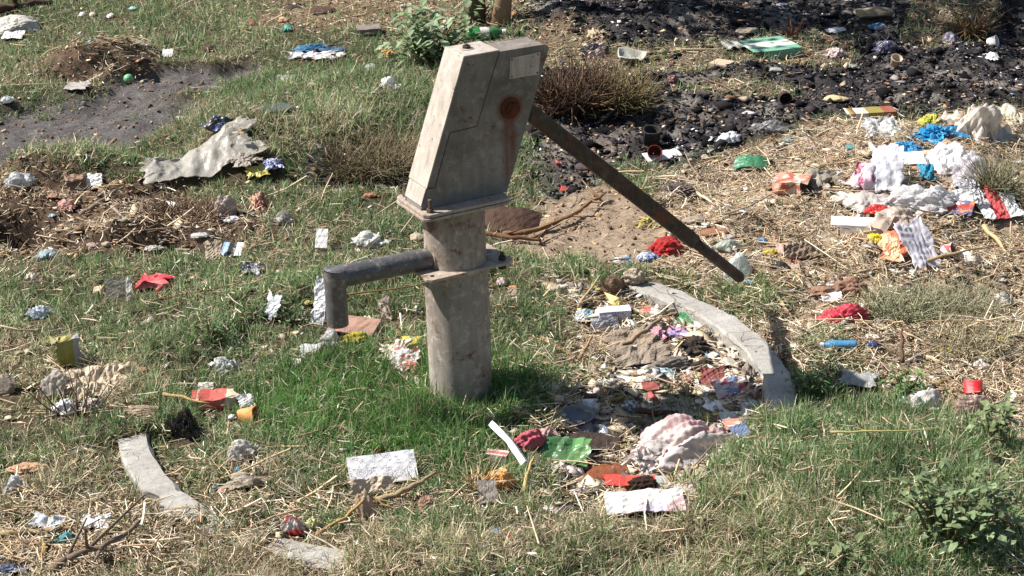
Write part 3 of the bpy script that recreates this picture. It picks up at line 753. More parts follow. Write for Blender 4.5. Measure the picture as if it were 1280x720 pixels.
def bottle(name, cat, label, px, py, L, Dm, yaw, body, capm, labm=None, lift=.0):
    """plastic bottle lying on its side, L and Dm in pixels; yaw in the world, cap end at +x"""
    p, s, sn, cs = G(px, py); L = L/s; r = Dm/s/2
    root = empty(name, (p.x, p.y, p.z+r*.9+lift), RAD(yaw))
    def xl(prof, seg=24):
        m = MB(); m.lathe(prof, seg); m.v = [(z, x, y) for x, y, z in m.v]; return m
    prof = [(.001, -L/2), (r*.8, -L/2), (r, -L*.44), (r*.93, -L*.36), (r, -L*.3), (r*.95, -L*.18), (r*.97, L*.08), (r, L*.14), (r*.8, L*.27), (r*.42, L*.37), (r*.4, L*.42)]
    m = xl(prof); V = np.array(m.v); V = V+(np.stack([fold(V/r*.5, 60+i, .6, 2)-.5 for i in range(3)], 1))*r*.22; m.v = [tuple(v) for v in V]
    m.build('bottle_body', body, root, smooth=True)
    xl([(r*.46, L*.40), (r*.5, L*.405), (r*.5, L*.49), (r*.44, L*.5), (.001, L*.5)]).build('cap', capm, root, smooth=False)
    if labm: xl([(r*1.03, -L*.16), (r*1.05, -L*.1), (r*1.05, L*.02), (r*1.03, L*.07)]).build('label_band', labm, root, smooth=True)
    foot(p, L*.5, r, RAD(yaw)); tag(root, label, cat); return root
# ---------------------------------------------------------------- litter: every piece of it
WH = (238, 236, 233); OFF = (206, 200, 188); GR = (150, 148, 142); BG = (190, 176, 152)
fW = film(WH, .3); fC = film((214, 214, 210), .3, .25, .2); fB = film((182, 170, 152), .3, .4); fG = film((150, 148, 142), .3, .35, .15)
pW = paper(WH); pO = paper(OFF); pB = paper((176, 156, 128), dirt=.6)
bag, scrap = 'plastic_bag', 'paper_scrap'
# --- back left
crump('sack', 'sack', 'large pale grey sack lying in the grass at the far left', 18, 28, 66, 26, film((186, 180, 168), .1, .7), .55, .3, 4, f=1.2)
sheet(scrap, 'paper', 'white paper scrap in front of the pale grey sack', 17, 46, 24, 8, pW, 10)
stick('dead_branch', 'branch', 'dark dead branch behind the pale grey sack', [(-8, 12), (30, 6), (66, 3)], .022, wood((86, 66, 52)), twig=3)
crump(scrap, 'paper', 'white scrap, left one of a pair in the grass behind the soil mound', 103, 17, 8, 9, fW, .6, sub=3)
crump(scrap, 'paper', 'cream scrap, right one of a pair in the grass behind the soil mound', 116, 17, 9, 9, film((214, 208, 180)), .6, sub=3)
crump(scrap, 'paper', 'white scrap in the grass between the cream scrap and the pale teal one', 138, 19, 9, 8, fW, .6, sub=3)
crump(scrap, 'paper', 'pale teal scrap in the grass far behind the green ball', 166, 10, 11, 6, film((160, 200, 196)), .6, sub=3)
o_ = stone('ball', 'ball', 'small round green ball at the foot of the soil mound', 159, 80, 13, 12, film((96, 160, 112), 0, .5), .8, 4, 0, .0, 0, 0)
_p = G(159, 84)[0]; V_, F_ = ico(4); _m = MB(); 
for v in o_.data.vertices: pass
_r = 6.4/s_at((159, 84)); 
for v, w in zip(o_.data.vertices, V_): v.co = Vector(w)*_r+Vector((0, 0, _r*.9))
o_.location = _p; o_.data.polygons.foreach_set('use_smooth', [True]*len(o_.data.polygons))
stone('stone', 'stone', 'dark lump of brick on the grass above the muddy track', 262, 59, 17, 13, rocky((84, 68, 58)), .7)
sheet(scrap, 'paper', 'white scrap on the grass between the green ball and the dark brick lump', 210, 69, 12, 9, pW, 20)
sheet('torn_card', 'card', 'pale flat piece of card stuck in the muddy track', 97, 110, 26, 8, paper((168, 164, 158)), 2, torn=.3, A=.03)
crump(scrap, 'paper', 'white scrap at the left edge of the picture beside the muddy track', 9, 124, 16, 12, fW, .6, sub=3)
stone('stone', 'stone', 'small round grey pebble in the middle of the muddy track', 105, 128, 8, 8, rocky((150, 142, 134)), .8, 2)
crump(bag, 'bag', 'crumpled black plastic bag with a blue knot in the grass behind the long torn sack', 276, 153, 36, 22, film((24, 26, 32), .05, .3, 0, (44, 62, 110), 9), .7, .6)
crump(scrap, 'paper', 'small cream crumpled ball left of the black bag', 225, 147, 11, 10, film(OFF), .7, sub=3)
shreds('torn_card', 'card', 'torn tan card right of the black bag', 304, 164, 22, 20, pB, 6, .5, up=1.5)
stick('reed', 'reed', 'long thin pale reed lying across the muddy track at the far left', [(0, 107), (60, 105), (118, 103)], .0035, wood((196, 182, 150), (170, 150, 116)))
stick('reed', 'reed', 'short pale reed pointing down the muddy track', [(100, 100), (122, 116)], .004, wood((196, 182, 150), (170, 150, 116)))
crump(scrap, 'paper', 'small red scrap in the grass left of the teal one', 315, 28, 9, 8, film((188, 84, 70)), .6, sub=3)
crump(scrap, 'paper', 'small teal green scrap behind the blue cloth', 360, 35, 15, 9, film((84, 168, 150)), .6, sub=3)
crump(scrap, 'paper', 'pale yellow and pink scrap just behind the teal green one', 353, 23, 13, 10, film((206, 190, 120), c2=(200, 140, 120)), .6, sub=3)
stone('brick_lump', 'brick', 'dark brown flat chunk of wood at the top of the grass slope', 400, 12, 44, 16, wood((92, 70, 58), (58, 44, 38)), .5)
stone('brick_lump', 'brick', 'smaller dark chunk left of the brown wood chunk', 364, 8, 26, 10, rocky((74, 60, 52)), .5)
crump('cloth', 'cloth', 'crumpled bright blue cloth in the grass at the top left', 388, 61, 56, 18, film((34, 104, 140), .15, .6, c2=(28, 84, 120)), .5, .65, 5, 12, f=2.2)
sheet('paper_strip', 'paper', 'long white strip of paper in front of the blue cloth', 388, 71, 56, 8, pW, 25, A=.08, f=2.5, torn=.5)
crump(scrap, 'paper', 'white crumpled scrap at the right end of the blue cloth', 426, 67, 13, 10, fW, .6, sub=3)
crump(scrap, 'wrapper', 'orange yellow wrapper beside the broad leaved weed', 484, 66, 20, 13, film((222, 160, 70), c2=(226, 190, 120)), .6, .7)
crump(bag, 'bag', 'small pale teal and pink bag in the grass left of the weed', 463, 85, 24, 13, film((160, 188, 184), .3, .3, 0, (206, 190, 186)), .6, .5)
crump(bag, 'bag', 'small white crumpled bag in the grass between weed and pump head', 486, 103, 20, 18, fW, .7, .55)
sheet(scrap, 'paper', 'narrow pale scrap in the grass left of the small white bag', 358, 101, 22, 8, film((176, 176, 160)), 10)
carton('broken_grille', 'grille', 'broken grey slatted box piece behind the weed', 461, 38, 30, 13, rocky((140, 128, 118)), .5, 10, flap=False, open_end='left')
crump('net_scrap', 'net', 'dark green net scrap in the grass below the blue cloth', 343, 136, 46, 12, film((66, 78, 70), .2, .8), .2, .5, 3, 20)
crump(scrap, 'paper', 'tiny white scrap on the dark green net', 373, 134, 6, 6, fW, .6, sub=2)
bottle('plastic_bottle', 'bottle', 'green plastic bottle lying behind the top of the pump', 608, 48, 50, 15, 8, film((34, 140, 74), .3, .2), film((230, 230, 226)), film((226, 216, 206)))
# --- back right
crump('cloth', 'cloth', 'thin beige rag heaped behind the black shoe', 744, 41, 26, 16, cloth((196, 176, 148)), .6, .7)
crump('old_shoe', 'shoe', 'worn black shoe with a white and teal patch behind the dry shrub', 743, 62, 34, 20, film((24, 24, 30), .05, .5, 0, (186, 160, 150), 12), .7, .5)
cupshape('foam_tray', 'tray', 'flat pale foam tray on the bare dirt right of the shoe', 789, 71, 38, 12, film((172, 170, 156), .1, .6), 0, 12, .8, deep=5, crush=.35)
crump('wrapper', 'wrapper', 'crumpled purple black wrapper between the dry shrub and the ash', 808, 93, 32, 14, film((64, 44, 66), .1, .3, 0, (40, 36, 48)), .6, .6)
crump(scrap, 'wrapper', 'reddish brown scrap just right of the purple black wrapper', 840, 96, 12, 14, film((130, 80, 76)), .7, .6, 3)
carton('wood_block', 'wood', 'small tan block lying in the ash below the turquoise carton', 902, 82, 24, 13, wood((190, 170, 146), (168, 146, 120)), .5, -35, .02, flap=False)
stone('stone', 'stone', 'cream stone on the bare dirt left of the turquoise carton', 867, 63, 22, 9, rocky((196, 184, 158)), .6)
stone('stone', 'stone', 'long pale stone in the weeds behind the turquoise carton', 934, 36, 30, 11, rocky((186, 170, 144)), .6)
sheet(scrap, 'paper', 'grey white flattened paper left of the turquoise carton', 920, 58, 32, 8, paper((176, 178, 168)), 8)
carton('turquoise_carton', 'carton', 'turquoise and white flattened carton on the far ash heap', 965, 61, 52, 26, paper((96, 168, 140), (214, 222, 204), None, 'bandy', 10), .4, 18, .05, open_end='left')
stick('reed', 'reed', 'pale wooden lath on the dirt in front of the cream stone', [(845, 62), (906, 62)], .006, wood((206, 186, 150)))
stone('stone', 'stone', 'large smooth pale boulder at the top right edge of the ash', 1090, 14, 56, 22, rocky((150, 136, 112), (112, 102, 84), 12), .6, 4, 0, .05)
crump(scrap, 'paper', 'white crumpled scrap in the ash left of the pale boulder', 1043, 38, 24, 9, fW, .5)
crump('wrapper', 'wrapper', 'blue wrapper with a white edge in front of the pale boulder', 1098, 33, 24, 11, film((40, 110, 150), .1, .3, 0, (180, 190, 200)), .6, .5)
crump(scrap, 'paper', 'small white scrap at the top edge left of the boulder', 977, 7, 16, 6, fW, .5, sub=3)
crump(scrap, 'paper', 'pinkish white crumpled paper right of the turquoise carton', 1045, 65, 26, 16, film((190, 172, 166), .2), .5, .6)
crump(bag, 'bag', 'small dark blue grey bag on the far ash', 1107, 57, 30, 20, film((74, 76, 96), .1, .25, 0, (40, 40, 56)), .6, .6)
crump(bag, 'bag', 'grey violet bag below the brown weeds at the far right', 1187, 46, 20, 20, film((112, 108, 122), .2), .6, .6)
cupshape('paper_cup', 'cup', 'white cup lying on its side at the far right edge of the ash', 1240, 53, 12, 14, pW, 60, 70)
crump(scrap, 'paper', 'white scrap just in front of the far right white cup', 1240, 70, 18, 12, fW, .5, sub=3)
cupshape('paper_cup', 'cup', 'small dirty cream cup standing askew in the middle of the ash', 1119, 78, 14, 13, paper((196, 174, 152)), 20, 30, crush=.05)
crump(scrap, 'paper', 'grey green scrap in the ash between carton and cream cup', 1067, 82, 13, 10, film((142, 146, 130)), .6, .5, 3)
cupshape('tin_can', 'can', 'rusty open tin can lying mouth forward in the ash', 981, 124, 15, 15, rocky((74, 56, 48), (46, 36, 32)), 0, 86, .95, crush=.03)
crump('corn_husk', 'husk', 'dry pale corn husk in the ash right of the tin can', 1045, 124, 30, 9, film((206, 184, 140), .2, .8), .5, .4, 3)
stone('tile_piece', 'tile', 'flat pale grey tile piece below the turquoise carton', 968, 86, 20, 9, rocky((168, 168, 158)), .4)
carton('printed_carton', 'carton', 'yellow green and red carton with a white end at the front edge of the ash', 1092, 144, 52, 18, paper((206, 196, 184), (140, 128, 44), (140, 62, 40), 'band'), .6, 6, .08, open_end='left')
sheet('tissue', 'tissue', 'thin white tissue on the straw below the yellow green carton', 1103, 161, 34, 16, fC, 15, A=.18, torn=.5)
crump(bag, 'bag', 'clear grey bag on the edge of the ash below the tin can', 965, 157, 46, 20, film((128, 126, 124), .25, .25, .35), .6, .6, 5, f=2.2)
crump(bag, 'bag', 'white crumpled bag on the edge of the ash above the green plastic strap', 910, 172, 36, 18, film((226, 224, 224), .2), .5, .7, 5, f=2.2)
sheet('foam_board', 'foam', 'pointed white strip of foam board at the edge of the ash behind the handle', 828, 198, 44, 10, pW, 14, yaw=20, A=.02, thick=.004, n=8)
cupshape('pot_ring', 'pot', 'broken red clay pot rim behind the white foam board', 818, 193, 18, 14, rocky((124, 58, 46)), 0, 65, .9)
stone('stone', 'stone', 'dark round stone in the ash just above the pump handle', 736, 206, 34, 20, rocky((88, 78, 76)), .6, 4, 0, .04)
crump(scrap, 'wrapper', 'tiny pink scrap in the ash left of the dark round stone', 697, 203, 9, 8, film((190, 96, 90)), .6, .5, 3)
crump(scrap, 'wrapper', 'small bright red scrap on the bare soil below the ash', 706, 236, 13, 9, film((196, 60, 54)), .5, .5, 3)
stone('stone', 'stone', 'brown round lump in the straw by the ash, left of the tin can', 913, 120, 14, 9, rocky((138, 104, 76)), .7)
for k_, (q, lb) in enumerate((((858, 206), 'small pale stone right of the white foam board'), ((863, 199), 'tiny white stone at the tip of the white foam board'), ((882, 195), 'smooth cream stone in the straw below the white crumpled bag'))):
    stone('stone', 'stone', lb, q[0], q[1], (10, 7, 13)[k_], (9, 7, 10)[k_], rocky((186, 172, 150)), .7, 2)
cupshape('scorched_can', 'can', 'scorched black can standing in the ash right of the dry shrub', 815, 172, 22, 15, rocky((38, 36, 38), (70, 66, 64)), 10, 12, .9)
# --- cluster of bags on the right
crump(bag, 'bag', 'biggest beige plastic bag, puffed up at the back of the heap of bags', 1217, 150, 68, 52, film((214, 204, 190), .35, .35), .72, .55, 6, 10, f=1.5, lobes=.7, smooth=True)
crump(bag, 'bag', 'cream bag at the right edge beside the biggest beige bag', 1262, 141, 30, 26, film((204, 196, 172), .3), .6, .5, 5)
crump('plastic_sheet', 'plastic sheet', 'bright cyan blue plastic sheet in front of the biggest beige bag', 1168, 165, 46, 26, film((22, 140, 190), .2, .4), .5, .8, 5, 28, f=2.6)
crump('plastic_sheet', 'plastic sheet', 'lower left piece of cyan blue plastic with ragged edges', 1133, 184, 38, 20, film((20, 132, 180), .2, .4), .45, .8, 5, 10, f=2.8)
crump('net_scrap', 'net', 'yellow green net caught behind the cyan plastic', 1163, 150, 26, 16, film((176, 176, 70), .2), .5, .8, 4, 20)
crump(bag, 'bag', 'brightest white plastic bag in the middle of the heap, right of the cyan plastic', 1185, 193, 46, 42, fW, .55, .55, 6, -10, f=1.8, lobes=.7, smooth=True)
crump(bag, 'bag', 'clear bag with a dark inside right of the brightest white bag', 1212, 205, 40, 44, film((206, 200, 204), .3, .2, .3), .6, .6, 5, f=2.2)
crump('cloth', 'cloth', 'dark maroon cloth under the clear bag', 1196, 210, 34, 18, cloth((58, 42, 50), (34, 28, 34)), .4, .6, 4)
crump(bag, 'bag', 'white and magenta striped bag at the left of the heap', 1085, 216, 36, 36, film((214, 200, 204), .25, .35, 0, (170, 60, 110), 22), .6, .5, 5)
sheet('plastic_sheet', 'plastic sheet', 'upright white plastic sheet leaning on the magenta striped bag', 1106, 212, 30, 44, film((232, 230, 234), .35, .3), 48, A=.10, torn=.25, yaw=-15, f=.9, smooth=True, n=36)
sheet('card', 'card', 'white card between the cyan plastic and the clear crumpled bag', 1137, 201, 28, 12, pW, 14, A=.05)
crump(scrap, 'wrapper', 'small cyan scrap beside the orange tag in the heap', 1160, 213, 15, 22, film((40, 140, 170), .2, .4), .6, .6, 4)
sheet('tag_card', 'card', 'tiny orange tag left of the small cyan scrap', 1147, 217, 10, 8, paper((208, 140, 100)), 20, n=6)
stick('stick', 'stick', 'pale stick lying in the heap under the white card', [(1122, 212), (1164, 214)], .007, wood((190, 176, 150)))
crump(bag, 'bag', 'long clear crumpled bag at the front of the heap', 1152, 245, 76, 38, film((218, 216, 214), .35, .2, .1), .55, .65, 6, f=2.4)
crump(bag, 'bag', 'dirty clear flattened bag in front of the magenta striped bag', 1082, 250, 52, 28, film((210, 200, 190), .3, .3, .1), .4, .5, 5)
crump('wrapper', 'wrapper', 'bright red wrapper under the clear bags', 1097, 262, 32, 13, film((196, 44, 40), .1, .3), .5, .4)
carton('foam_tray', 'tray', 'white foam box lid lying open in front of the heap of bags', 1076, 283, 52, 20, pW, .45, -12, .05, open_end='left')
crump(bag, 'bag', 'beige crumpled bag right of the red wrapper', 1120, 270, 48, 32, film((190, 172, 156), .3, .35), .5, .6, 5)
crump('snack_packet', 'packet', 'orange and red snack packet lying below the heap of bags', 1119, 303, 42, 34, film((222, 176, 136), .1, .3, 0, (204, 112, 74), 22), .35, .5, 5)
sheet('plastic_sheet', 'plastic sheet', 'pale grey plastic sheet standing right of the orange snack packet', 1147, 307, 32, 44, film((222, 218, 224), .35, .3), 40, A=.10, torn=.3, yaw=25, f=.9, smooth=True, n=36)
sheet('printed_packet', 'packet', 'white packet with a red stripe at the right edge of the picture', 1243, 255, 40, 30, paper((222, 224, 222), (206, 60, 70), (222, 224, 222), 'band'), 22, A=.12, yaw=12)
sheet('card', 'card', 'small white folded card left of the red striped packet', 1205, 250, 36, 14, pW, 20, A=.1, yaw=8)
sheet('printed_packet', 'packet', 'small red blue and orange label below the folded white card', 1200, 263, 24, 14, paper((180, 50, 46), (60, 80, 140), (216, 130, 60)), 18, A=.08, yaw=-25)
crump('foil_packet', 'packet', 'silver foil packet above the folded white card', 1212, 232, 30, 34, film((170, 170, 172), .1, .2, 0, (110, 108, 110), 60), .4, .6, 5)
crump('wrapper', 'wrapper', 'yellow wrapper piece left of the orange snack packet', 1093, 298, 18, 14, film((214, 200, 40), .15, .3), .5, .6, 3)
crump(scrap, 'paper', 'tiny teal scrap on the straw left of the cyan plastic', 1062, 184, 12, 7, film((90, 160, 160)), .4, .5, 3)
sheet('net_scrap', 'strap', 'curved green plastic strap lying on the straw', 939, 206, 40, 14, film((38, 112, 74), .1, .4), 26, A=.04, yaw=-14, curl=-.15)
carton('printed_carton', 'carton', 'crushed orange pink carton in the straw below the green strap', 986, 231, 36, 26, paper((208, 140, 118), (222, 196, 176), (190, 80, 64)), .55, -20, .2, open_end='right')
crump(bag, 'bag', 'torn grey green bag right of the crushed orange pink carton', 1018, 221, 50, 28, film((158, 150, 134), .3, .45), .5, .65, 5)
stick('short_tube', 'tube', 'short white tube on the straw left of the magenta striped bag', [(1048, 219), (1063, 212)], .008, pW)
cupshape('paper_cup', 'cup', 'small white and red cup lying in the dry weeds at the right', 1184, 314, 17, 12, paper((224, 220, 218), (200, 60, 70)), 60, 70)
crump('cloth', 'cloth', 'brown twisted rag in the straw above the red net', 1064, 357, 44, 28, cloth((152, 118, 98), (126, 92, 76)), .6, .55, 5, -10, f=1.3)
crump('cloth', 'cloth', 'flat brown tail of rag left of the twisted brown rag', 1028, 363, 34, 14, cloth((158, 124, 100)), .4, .4, 4)
sheet(scrap, 'paper', 'white paper corner between brown rag and red net', 1039, 373, 24, 12, pW, 18, A=.1)
crump('red_net', 'net', 'crumpled crimson net bag below the brown rag', 1061, 390, 58, 36, film((206, 64, 84), .35, .6, .12), .55, .55, 5, -8, f=2.4)
crump(scrap, 'paper', 'small pink white scrap right of the crimson net bag', 1100, 400, 12, 18, film((214, 186, 184)), .4, .6, 3)
_p, s_, _, _ = G(1048, 437)
bottle('squeeze_tube', 'tube', 'blue squeeze tube with a white cap on the grass edge', 1048, 436, 46, 12, 176, film((70, 132, 172), .05, .4), film(WH), None)
crump('wrapper', 'wrapper', 'dark blue wrapper right of the squeeze tube', 1090, 431, 16, 10, film((50, 62, 110), .1, .3), .5, .5, 3)
sheet(scrap, 'wrapper', 'bright yellow scrap on the straw at the lower right', 1180, 443, 15, 9, film((222, 212, 60), .1), 12, A=.1, n=8)
stone('tile_piece', 'tile', 'square beige tile piece on the dirt right of the pump handle', 1013, 306, 19, 10, rocky((178, 164, 130)), .4, 2, 20, .03, 3)
sheet('torn_card', 'card', 'curled grey strip of card behind the square beige tile', 1005, 316, 46, 16, paper((122, 104, 86)), 14, A=.16, f=2)
crump('wrapper', 'wrapper', 'small blue wrapper right of the tip of the handle', 953, 302, 15, 10, film((60, 130, 180)), .5, .6, 3)
crump('wrapper', 'wrapper', 'small yellow wrapper below the small blue one', 962, 316, 20, 10, film((206, 184, 50)), .4, .6, 3)
crump(scrap, 'wrapper', 'flat red scrap below the curled grey strip', 994, 326, 16, 7, film((196, 70, 56)), .3, .5, 3)
crump(bag, 'bag', 'small black crumpled bag left of the flat red scrap', 976, 333, 26, 14, film((44, 40, 40), .05, .3), .5, .6, 4)
sheet('torn_card', 'card', 'pinkish card piece above the small black bag', 982, 314, 22, 12, paper((196, 160, 146)), 12, A=.08, torn=.3)
sheet('torn_card', 'card', 'long grey card on the dirt left of the white foam lid', 1040, 299, 48, 12, paper((160, 146, 124)), 8, A=.06, yaw=8)
crump('crushed_tub', 'tub', 'crushed translucent white tub behind the tip of the handle', 922, 330, 38, 42, film((210, 216, 208), .35, .3, .1), .7, .3, 5, f=1.1, wings=2)
crump(bag, 'bag', 'pale green clear bag above the crushed tub', 908, 306, 34, 18, film((178, 186, 172), .3, .3, .2), .5, .5, 4)
# --- bare soil behind the pump
stick('branch', 'branch', 'long forked dry branch on the bare soil behind the pump', [(628, 292), (668, 288), (712, 270), (757, 241)], .010, wood((150, 116, 80), (104, 78, 54)), twig=5)
sheet('bark_sheet', 'bark', 'dark curved sheet of bark right of the water chamber', 638, 279, 66, 28, wood((84, 62, 50), (54, 42, 36)), 34, A=.05, curl=-.12, yaw=-16, thick=.004)
stick('branch', 'branch', 'brown root lying in front of the dark bark sheet', [(606, 290), (640, 297), (676, 300)], .009, wood((120, 88, 64)), twig=4)
crump('rope_coil', 'rope', 'grey twisted rope end on the straw behind the handle', 848, 236, 44, 18, cloth((122, 112, 108), (84, 76, 76)), .5, .8, 5, -15, f=3)
stick('stick', 'stick', 'pale straight stick right of the grey rope', [(870, 240), (900, 263)], .006, wood((220, 206, 176)))
stone('stone', 'stone', 'long smooth grey stone right of the handle', 870, 273, 32, 13, rocky((160, 148, 132)), .6, 4, 0, .04)
stone('brick_lump', 'brick', 'reddish brown brick shard below the long grey stone', 892, 288, 42, 12, rocky((150, 108, 82), (120, 82, 62)), .4, 3, 10)
stone('stone', 'stone', 'white and dark stone right of the reddish brick shard', 913, 296, 18, 14, rocky((186, 176, 166), (80, 70, 66), 60), .6)
shreds('straw_tuft', 'straw', 'yellow green tuft of torn straw left of the red cloth', 815, 281, 36, 16, film((196, 184, 96), .3, .8), 26, .5, thin=.25)
crump('cloth', 'cloth', 'folded red cloth lying behind the middle of the handle', 835, 306, 42, 30, cloth((176, 42, 44), (140, 32, 36)), .55, .45, 5, 10, f=1.4)
crump('snack_packet', 'packet', 'white and blue wrapper nearest the red cloth', 808, 321, 28, 15, film((200, 204, 214), .2, .3, 0, (110, 140, 190), 40), .5, .5)
crump('snack_packet', 'packet', 'white and pale blue wrapper left of its twin below the red cloth', 779, 325, 24, 16, film((214, 214, 218), .2, .3, 0, (130, 160, 190), 30), .5, .5)
stone('root_clump', 'clod', 'pale knobbly root clump on the kerb end', 793, 343, 30, 28, rocky((188, 176, 158), (128, 108, 88), 40), .7, 4, 0, .35, 3)
stone('root_clump', 'clod', 'brown earth clump left of the pale root clump', 764, 357, 34, 28, rocky((128, 106, 88), (90, 72, 58), 40), .7, 4, 0, .25, 4)
stick('stick', 'stick', 'thin pale stick leaning against the brown earth clump', [(722, 385), (750, 345)], .005, wood((206, 184, 146)), z=[.0, .05])
stone('stone', 'stone', 'pinkish round stone in the grass right of the stand pipe', 643, 363, 18, 17, rocky((178, 154, 138)), .7)
crump(scrap, 'paper', 'beige scrap between the stand pipe and the pinkish stone', 628, 352, 16, 14, film((180, 164, 150)), .5, .5, 3)
# --- inside the platform
crump('wrapper', 'wrapper', 'white blue and pink wrapper at the left edge of the hollow', 731, 393, 30, 20, film((206, 202, 200), .15, .3, 0, (120, 170, 186), 40), .5, .5, 4)
carton('small_box', 'box', 'small white box with a lilac printed side inside the kerb', 768, 393, 40, 18, paper((222, 220, 226), (120, 112, 140), None, 'text', 30, .5, .2), .6, 6, .05, flap=False)
crump('plastic_cup', 'cup', 'crushed clear plastic cup below the small white box', 757, 404, 38, 24, film((172, 172, 178), .3, .2, .3), .6, .55, 5)
sheet('green_card', 'card', 'small dark green card leaning on the kerb', 857, 402, 17, 12, film((34, 110, 60), .05, .35), 30, A=.03, yaw=-20, n=8)
crump('wrapper', 'wrapper', 'long pink and lilac wrapper inside the kerb', 838, 415, 60, 20, film((212, 150, 158), .2, .35, 0, (170, 150, 196), 26), .35, .5, 5, -18, f=2)
sheet('bark_sheet', 'bark', 'grey brown strip of bark, upper one in the hollow', 788, 427, 60, 24, wood((178, 160, 138), (128, 110, 92)), 20, A=.08, yaw=28, torn=.3, thick=.003)
sheet('bark_sheet', 'bark', 'grey brown strip of bark, lower one beside the black cloth heap', 800, 446, 62, 22, wood((168, 152, 134), (116, 102, 88)), 24, A=.1, yaw=14, torn=.4, thick=.003)
crump('cloth', 'cloth', 'black crumpled cloth at the centre of the hollow', 870, 430, 40, 28, cloth((44, 40, 40), (26, 24, 26)), .55, .65, 5, -20, f=1.8)
crump('cloth', 'cloth', 'dusty grey cloth in front of the black one', 838, 454, 66, 28, cloth((140, 132, 122), (98, 90, 82)), .5, .6, 5, 12, f=1.8)
crump('cloth', 'cloth', 'dark charcoal rag touching the beige paper shreds', 882, 456, 26, 20, cloth((50, 46, 44), (34, 30, 30)), .5, .6, 4)
crump('wrapper', 'wrapper', 'pale teal and white pouch in front of the dusty grey cloth', 830, 466, 32, 18, film((196, 206, 202), .2, .3, 0, (110, 160, 166), 30), .4, .5, 5)
shreds(scrap, 'paper', 'heap of beige shredded paper against the kerb', 905, 438, 42, 34, paper((204, 190, 166)), 26, .3, up=1.6)
shreds(scrap, 'paper', 'larger cream paper shreds in front of the beige ones', 925, 456, 42, 34, paper((216, 206, 186)), 18, .4, up=1.6)
crump(scrap, 'paper', 'brown grey paper crumple at the kerb below the cream shreds', 934, 462, 18, 28, film((136, 122, 110), .1, .6), .7, .6, 4)
sheet('torn_card', 'card', 'dark red torn card among the straw of the hollow', 890, 474, 26, 22, paper((120, 40, 44)), 28, A=.1, torn=.3)
sheet('printed_packet', 'packet', 'white red and blue printed packet near the right of the kerb', 912, 488, 38, 22, paper((206, 186, 180), (186, 60, 66), (90, 130, 180), 'blotch', 34), 26, A=.1, yaw=16)
sheet('torn_card', 'card', 'small red triangle of card on the bare floor of the hollow', 813, 487, 18, 9, paper((150, 60, 56)), 18, A=.08, torn=.3, n=8)
sheet('torn_card', 'card', 'small pale triangle of card left of the red one', 798, 487, 14, 7, paper((200, 186, 170)), 8, A=.05, torn=.3, n=8)
stone('stone', 'stone', 'squarish beige stone at the left rim of the hollow', 714, 489, 19, 18, rocky((160, 142, 120)), .75, 3, 10, .05, 9)
stone('root_clump', 'clod', 'brown earth lump right of the squarish stone', 735, 496, 44, 16, rocky((118, 92, 68), (84, 64, 46), 50), .6, 4, 0, .3, 3)
crump('net_scrap', 'net', 'small white lacy cube of net on the hollow floor', 788, 508, 22, 16, film((206, 204, 200), .2, .4, 0, (110, 110, 112), 110), .6, .4, 4)
stick('branch', 'branch', 'dark brown straight branch on the hollow floor', [(798, 514), (848, 516)], .009, wood((96, 72, 58)))
stick('stick', 'stick', 'yellow bent stick left of the lacy white net', [(746, 510), (766, 500), (783, 494)], .007, wood((188, 152, 84)))
stick('stick', 'stick', 'longest pale stick across the bark strips in the hollow', [(768, 441), (800, 416), (826, 398)], .009, wood((176, 150, 120)), z=[0, .03, .02])
stick('stick', 'stick', 'tan stick crossing the left rim of the hollow', [(676, 424), (722, 447)], .007, wood((190, 158, 116)))
stick('stick', 'stick', 'short upright tan stick in the left of the hollow', [(724, 449), (740, 420)], .006, wood((190, 158, 116)), z=[0, .03])
cupshape('plastic_dish', 'lid', 'clear round plastic lid in the shade beside the pump', 722, 523, 40, 18, film((140, 148, 160), .3, .15, .4), 0, 10, .9, deep=8)
cupshape('plastic_dish', 'lid', 'second clear plastic lid, nearer the big dirty bag', 746, 544, 30, 13, film((120, 130, 144), .3, .15, .3), 0, 8, .9, deep=6)
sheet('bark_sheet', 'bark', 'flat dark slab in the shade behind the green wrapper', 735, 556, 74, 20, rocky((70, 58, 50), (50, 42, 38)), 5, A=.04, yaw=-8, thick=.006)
crump(bag, 'bag', 'large dirty white and pink bag at the front of the hollow', 848, 546, 128, 80, film((216, 196, 190), .3, .35, 0, (210, 168, 166), 7), .52, .5, 6, 14, f=2.0, lobes=.5, smooth=True, seed=912, wings=3)
crump(bag, 'bag', 'brownish grey tail of the large dirty bag against the kerb', 896, 545, 42, 44, film((176, 150, 142), .3, .5), .55, .5, 5, f=1.4)
sheet(bag, 'bag', 'loose white corner of film draped in front of the large dirty bag', 858, 570, 100, 34, film((220, 210, 204), .35, .4), 30, A=.16, torn=.5, yaw=4, f=1.3, n=40, smooth=True)
sheet(bag, 'bag', 'narrow white twisted end of film hanging from the large dirty bag', 808, 582, 22, 30, film((222, 214, 206), .3, .4), 40, A=.16, torn=.4, yaw=30)
shreds('red_net', 'net', 'shredded pink red net by the right side of the kerb', 956, 506, 42, 50, film((196, 110, 104), .2, .5), 34, .35, up=1.2, thin=.22)
sheet('torn_card', 'card', 'pale green and white card at the right end of the large dirty bag', 915, 526, 28, 12, paper((206, 216, 200), (226, 224, 220)), 14, A=.06)
sheet('torn_card', 'card', 'orange red card beside the pale green card', 921, 534, 30, 12, paper((206, 140, 122)), 16, A=.06, yaw=8)
sheet('torn_card', 'card', 'blue grey plastic piece at the kerb in front of the orange red card', 925, 543, 22, 14, film((120, 134, 164), .1, .35), 24, A=.05, yaw=25)
crump('cloth', 'cloth', 'dusty pink cloth left of the green wrapper', 664, 548, 46, 28, cloth((196, 100, 110), (170, 74, 88)), .6, .5, 5, 15, f=1.3)
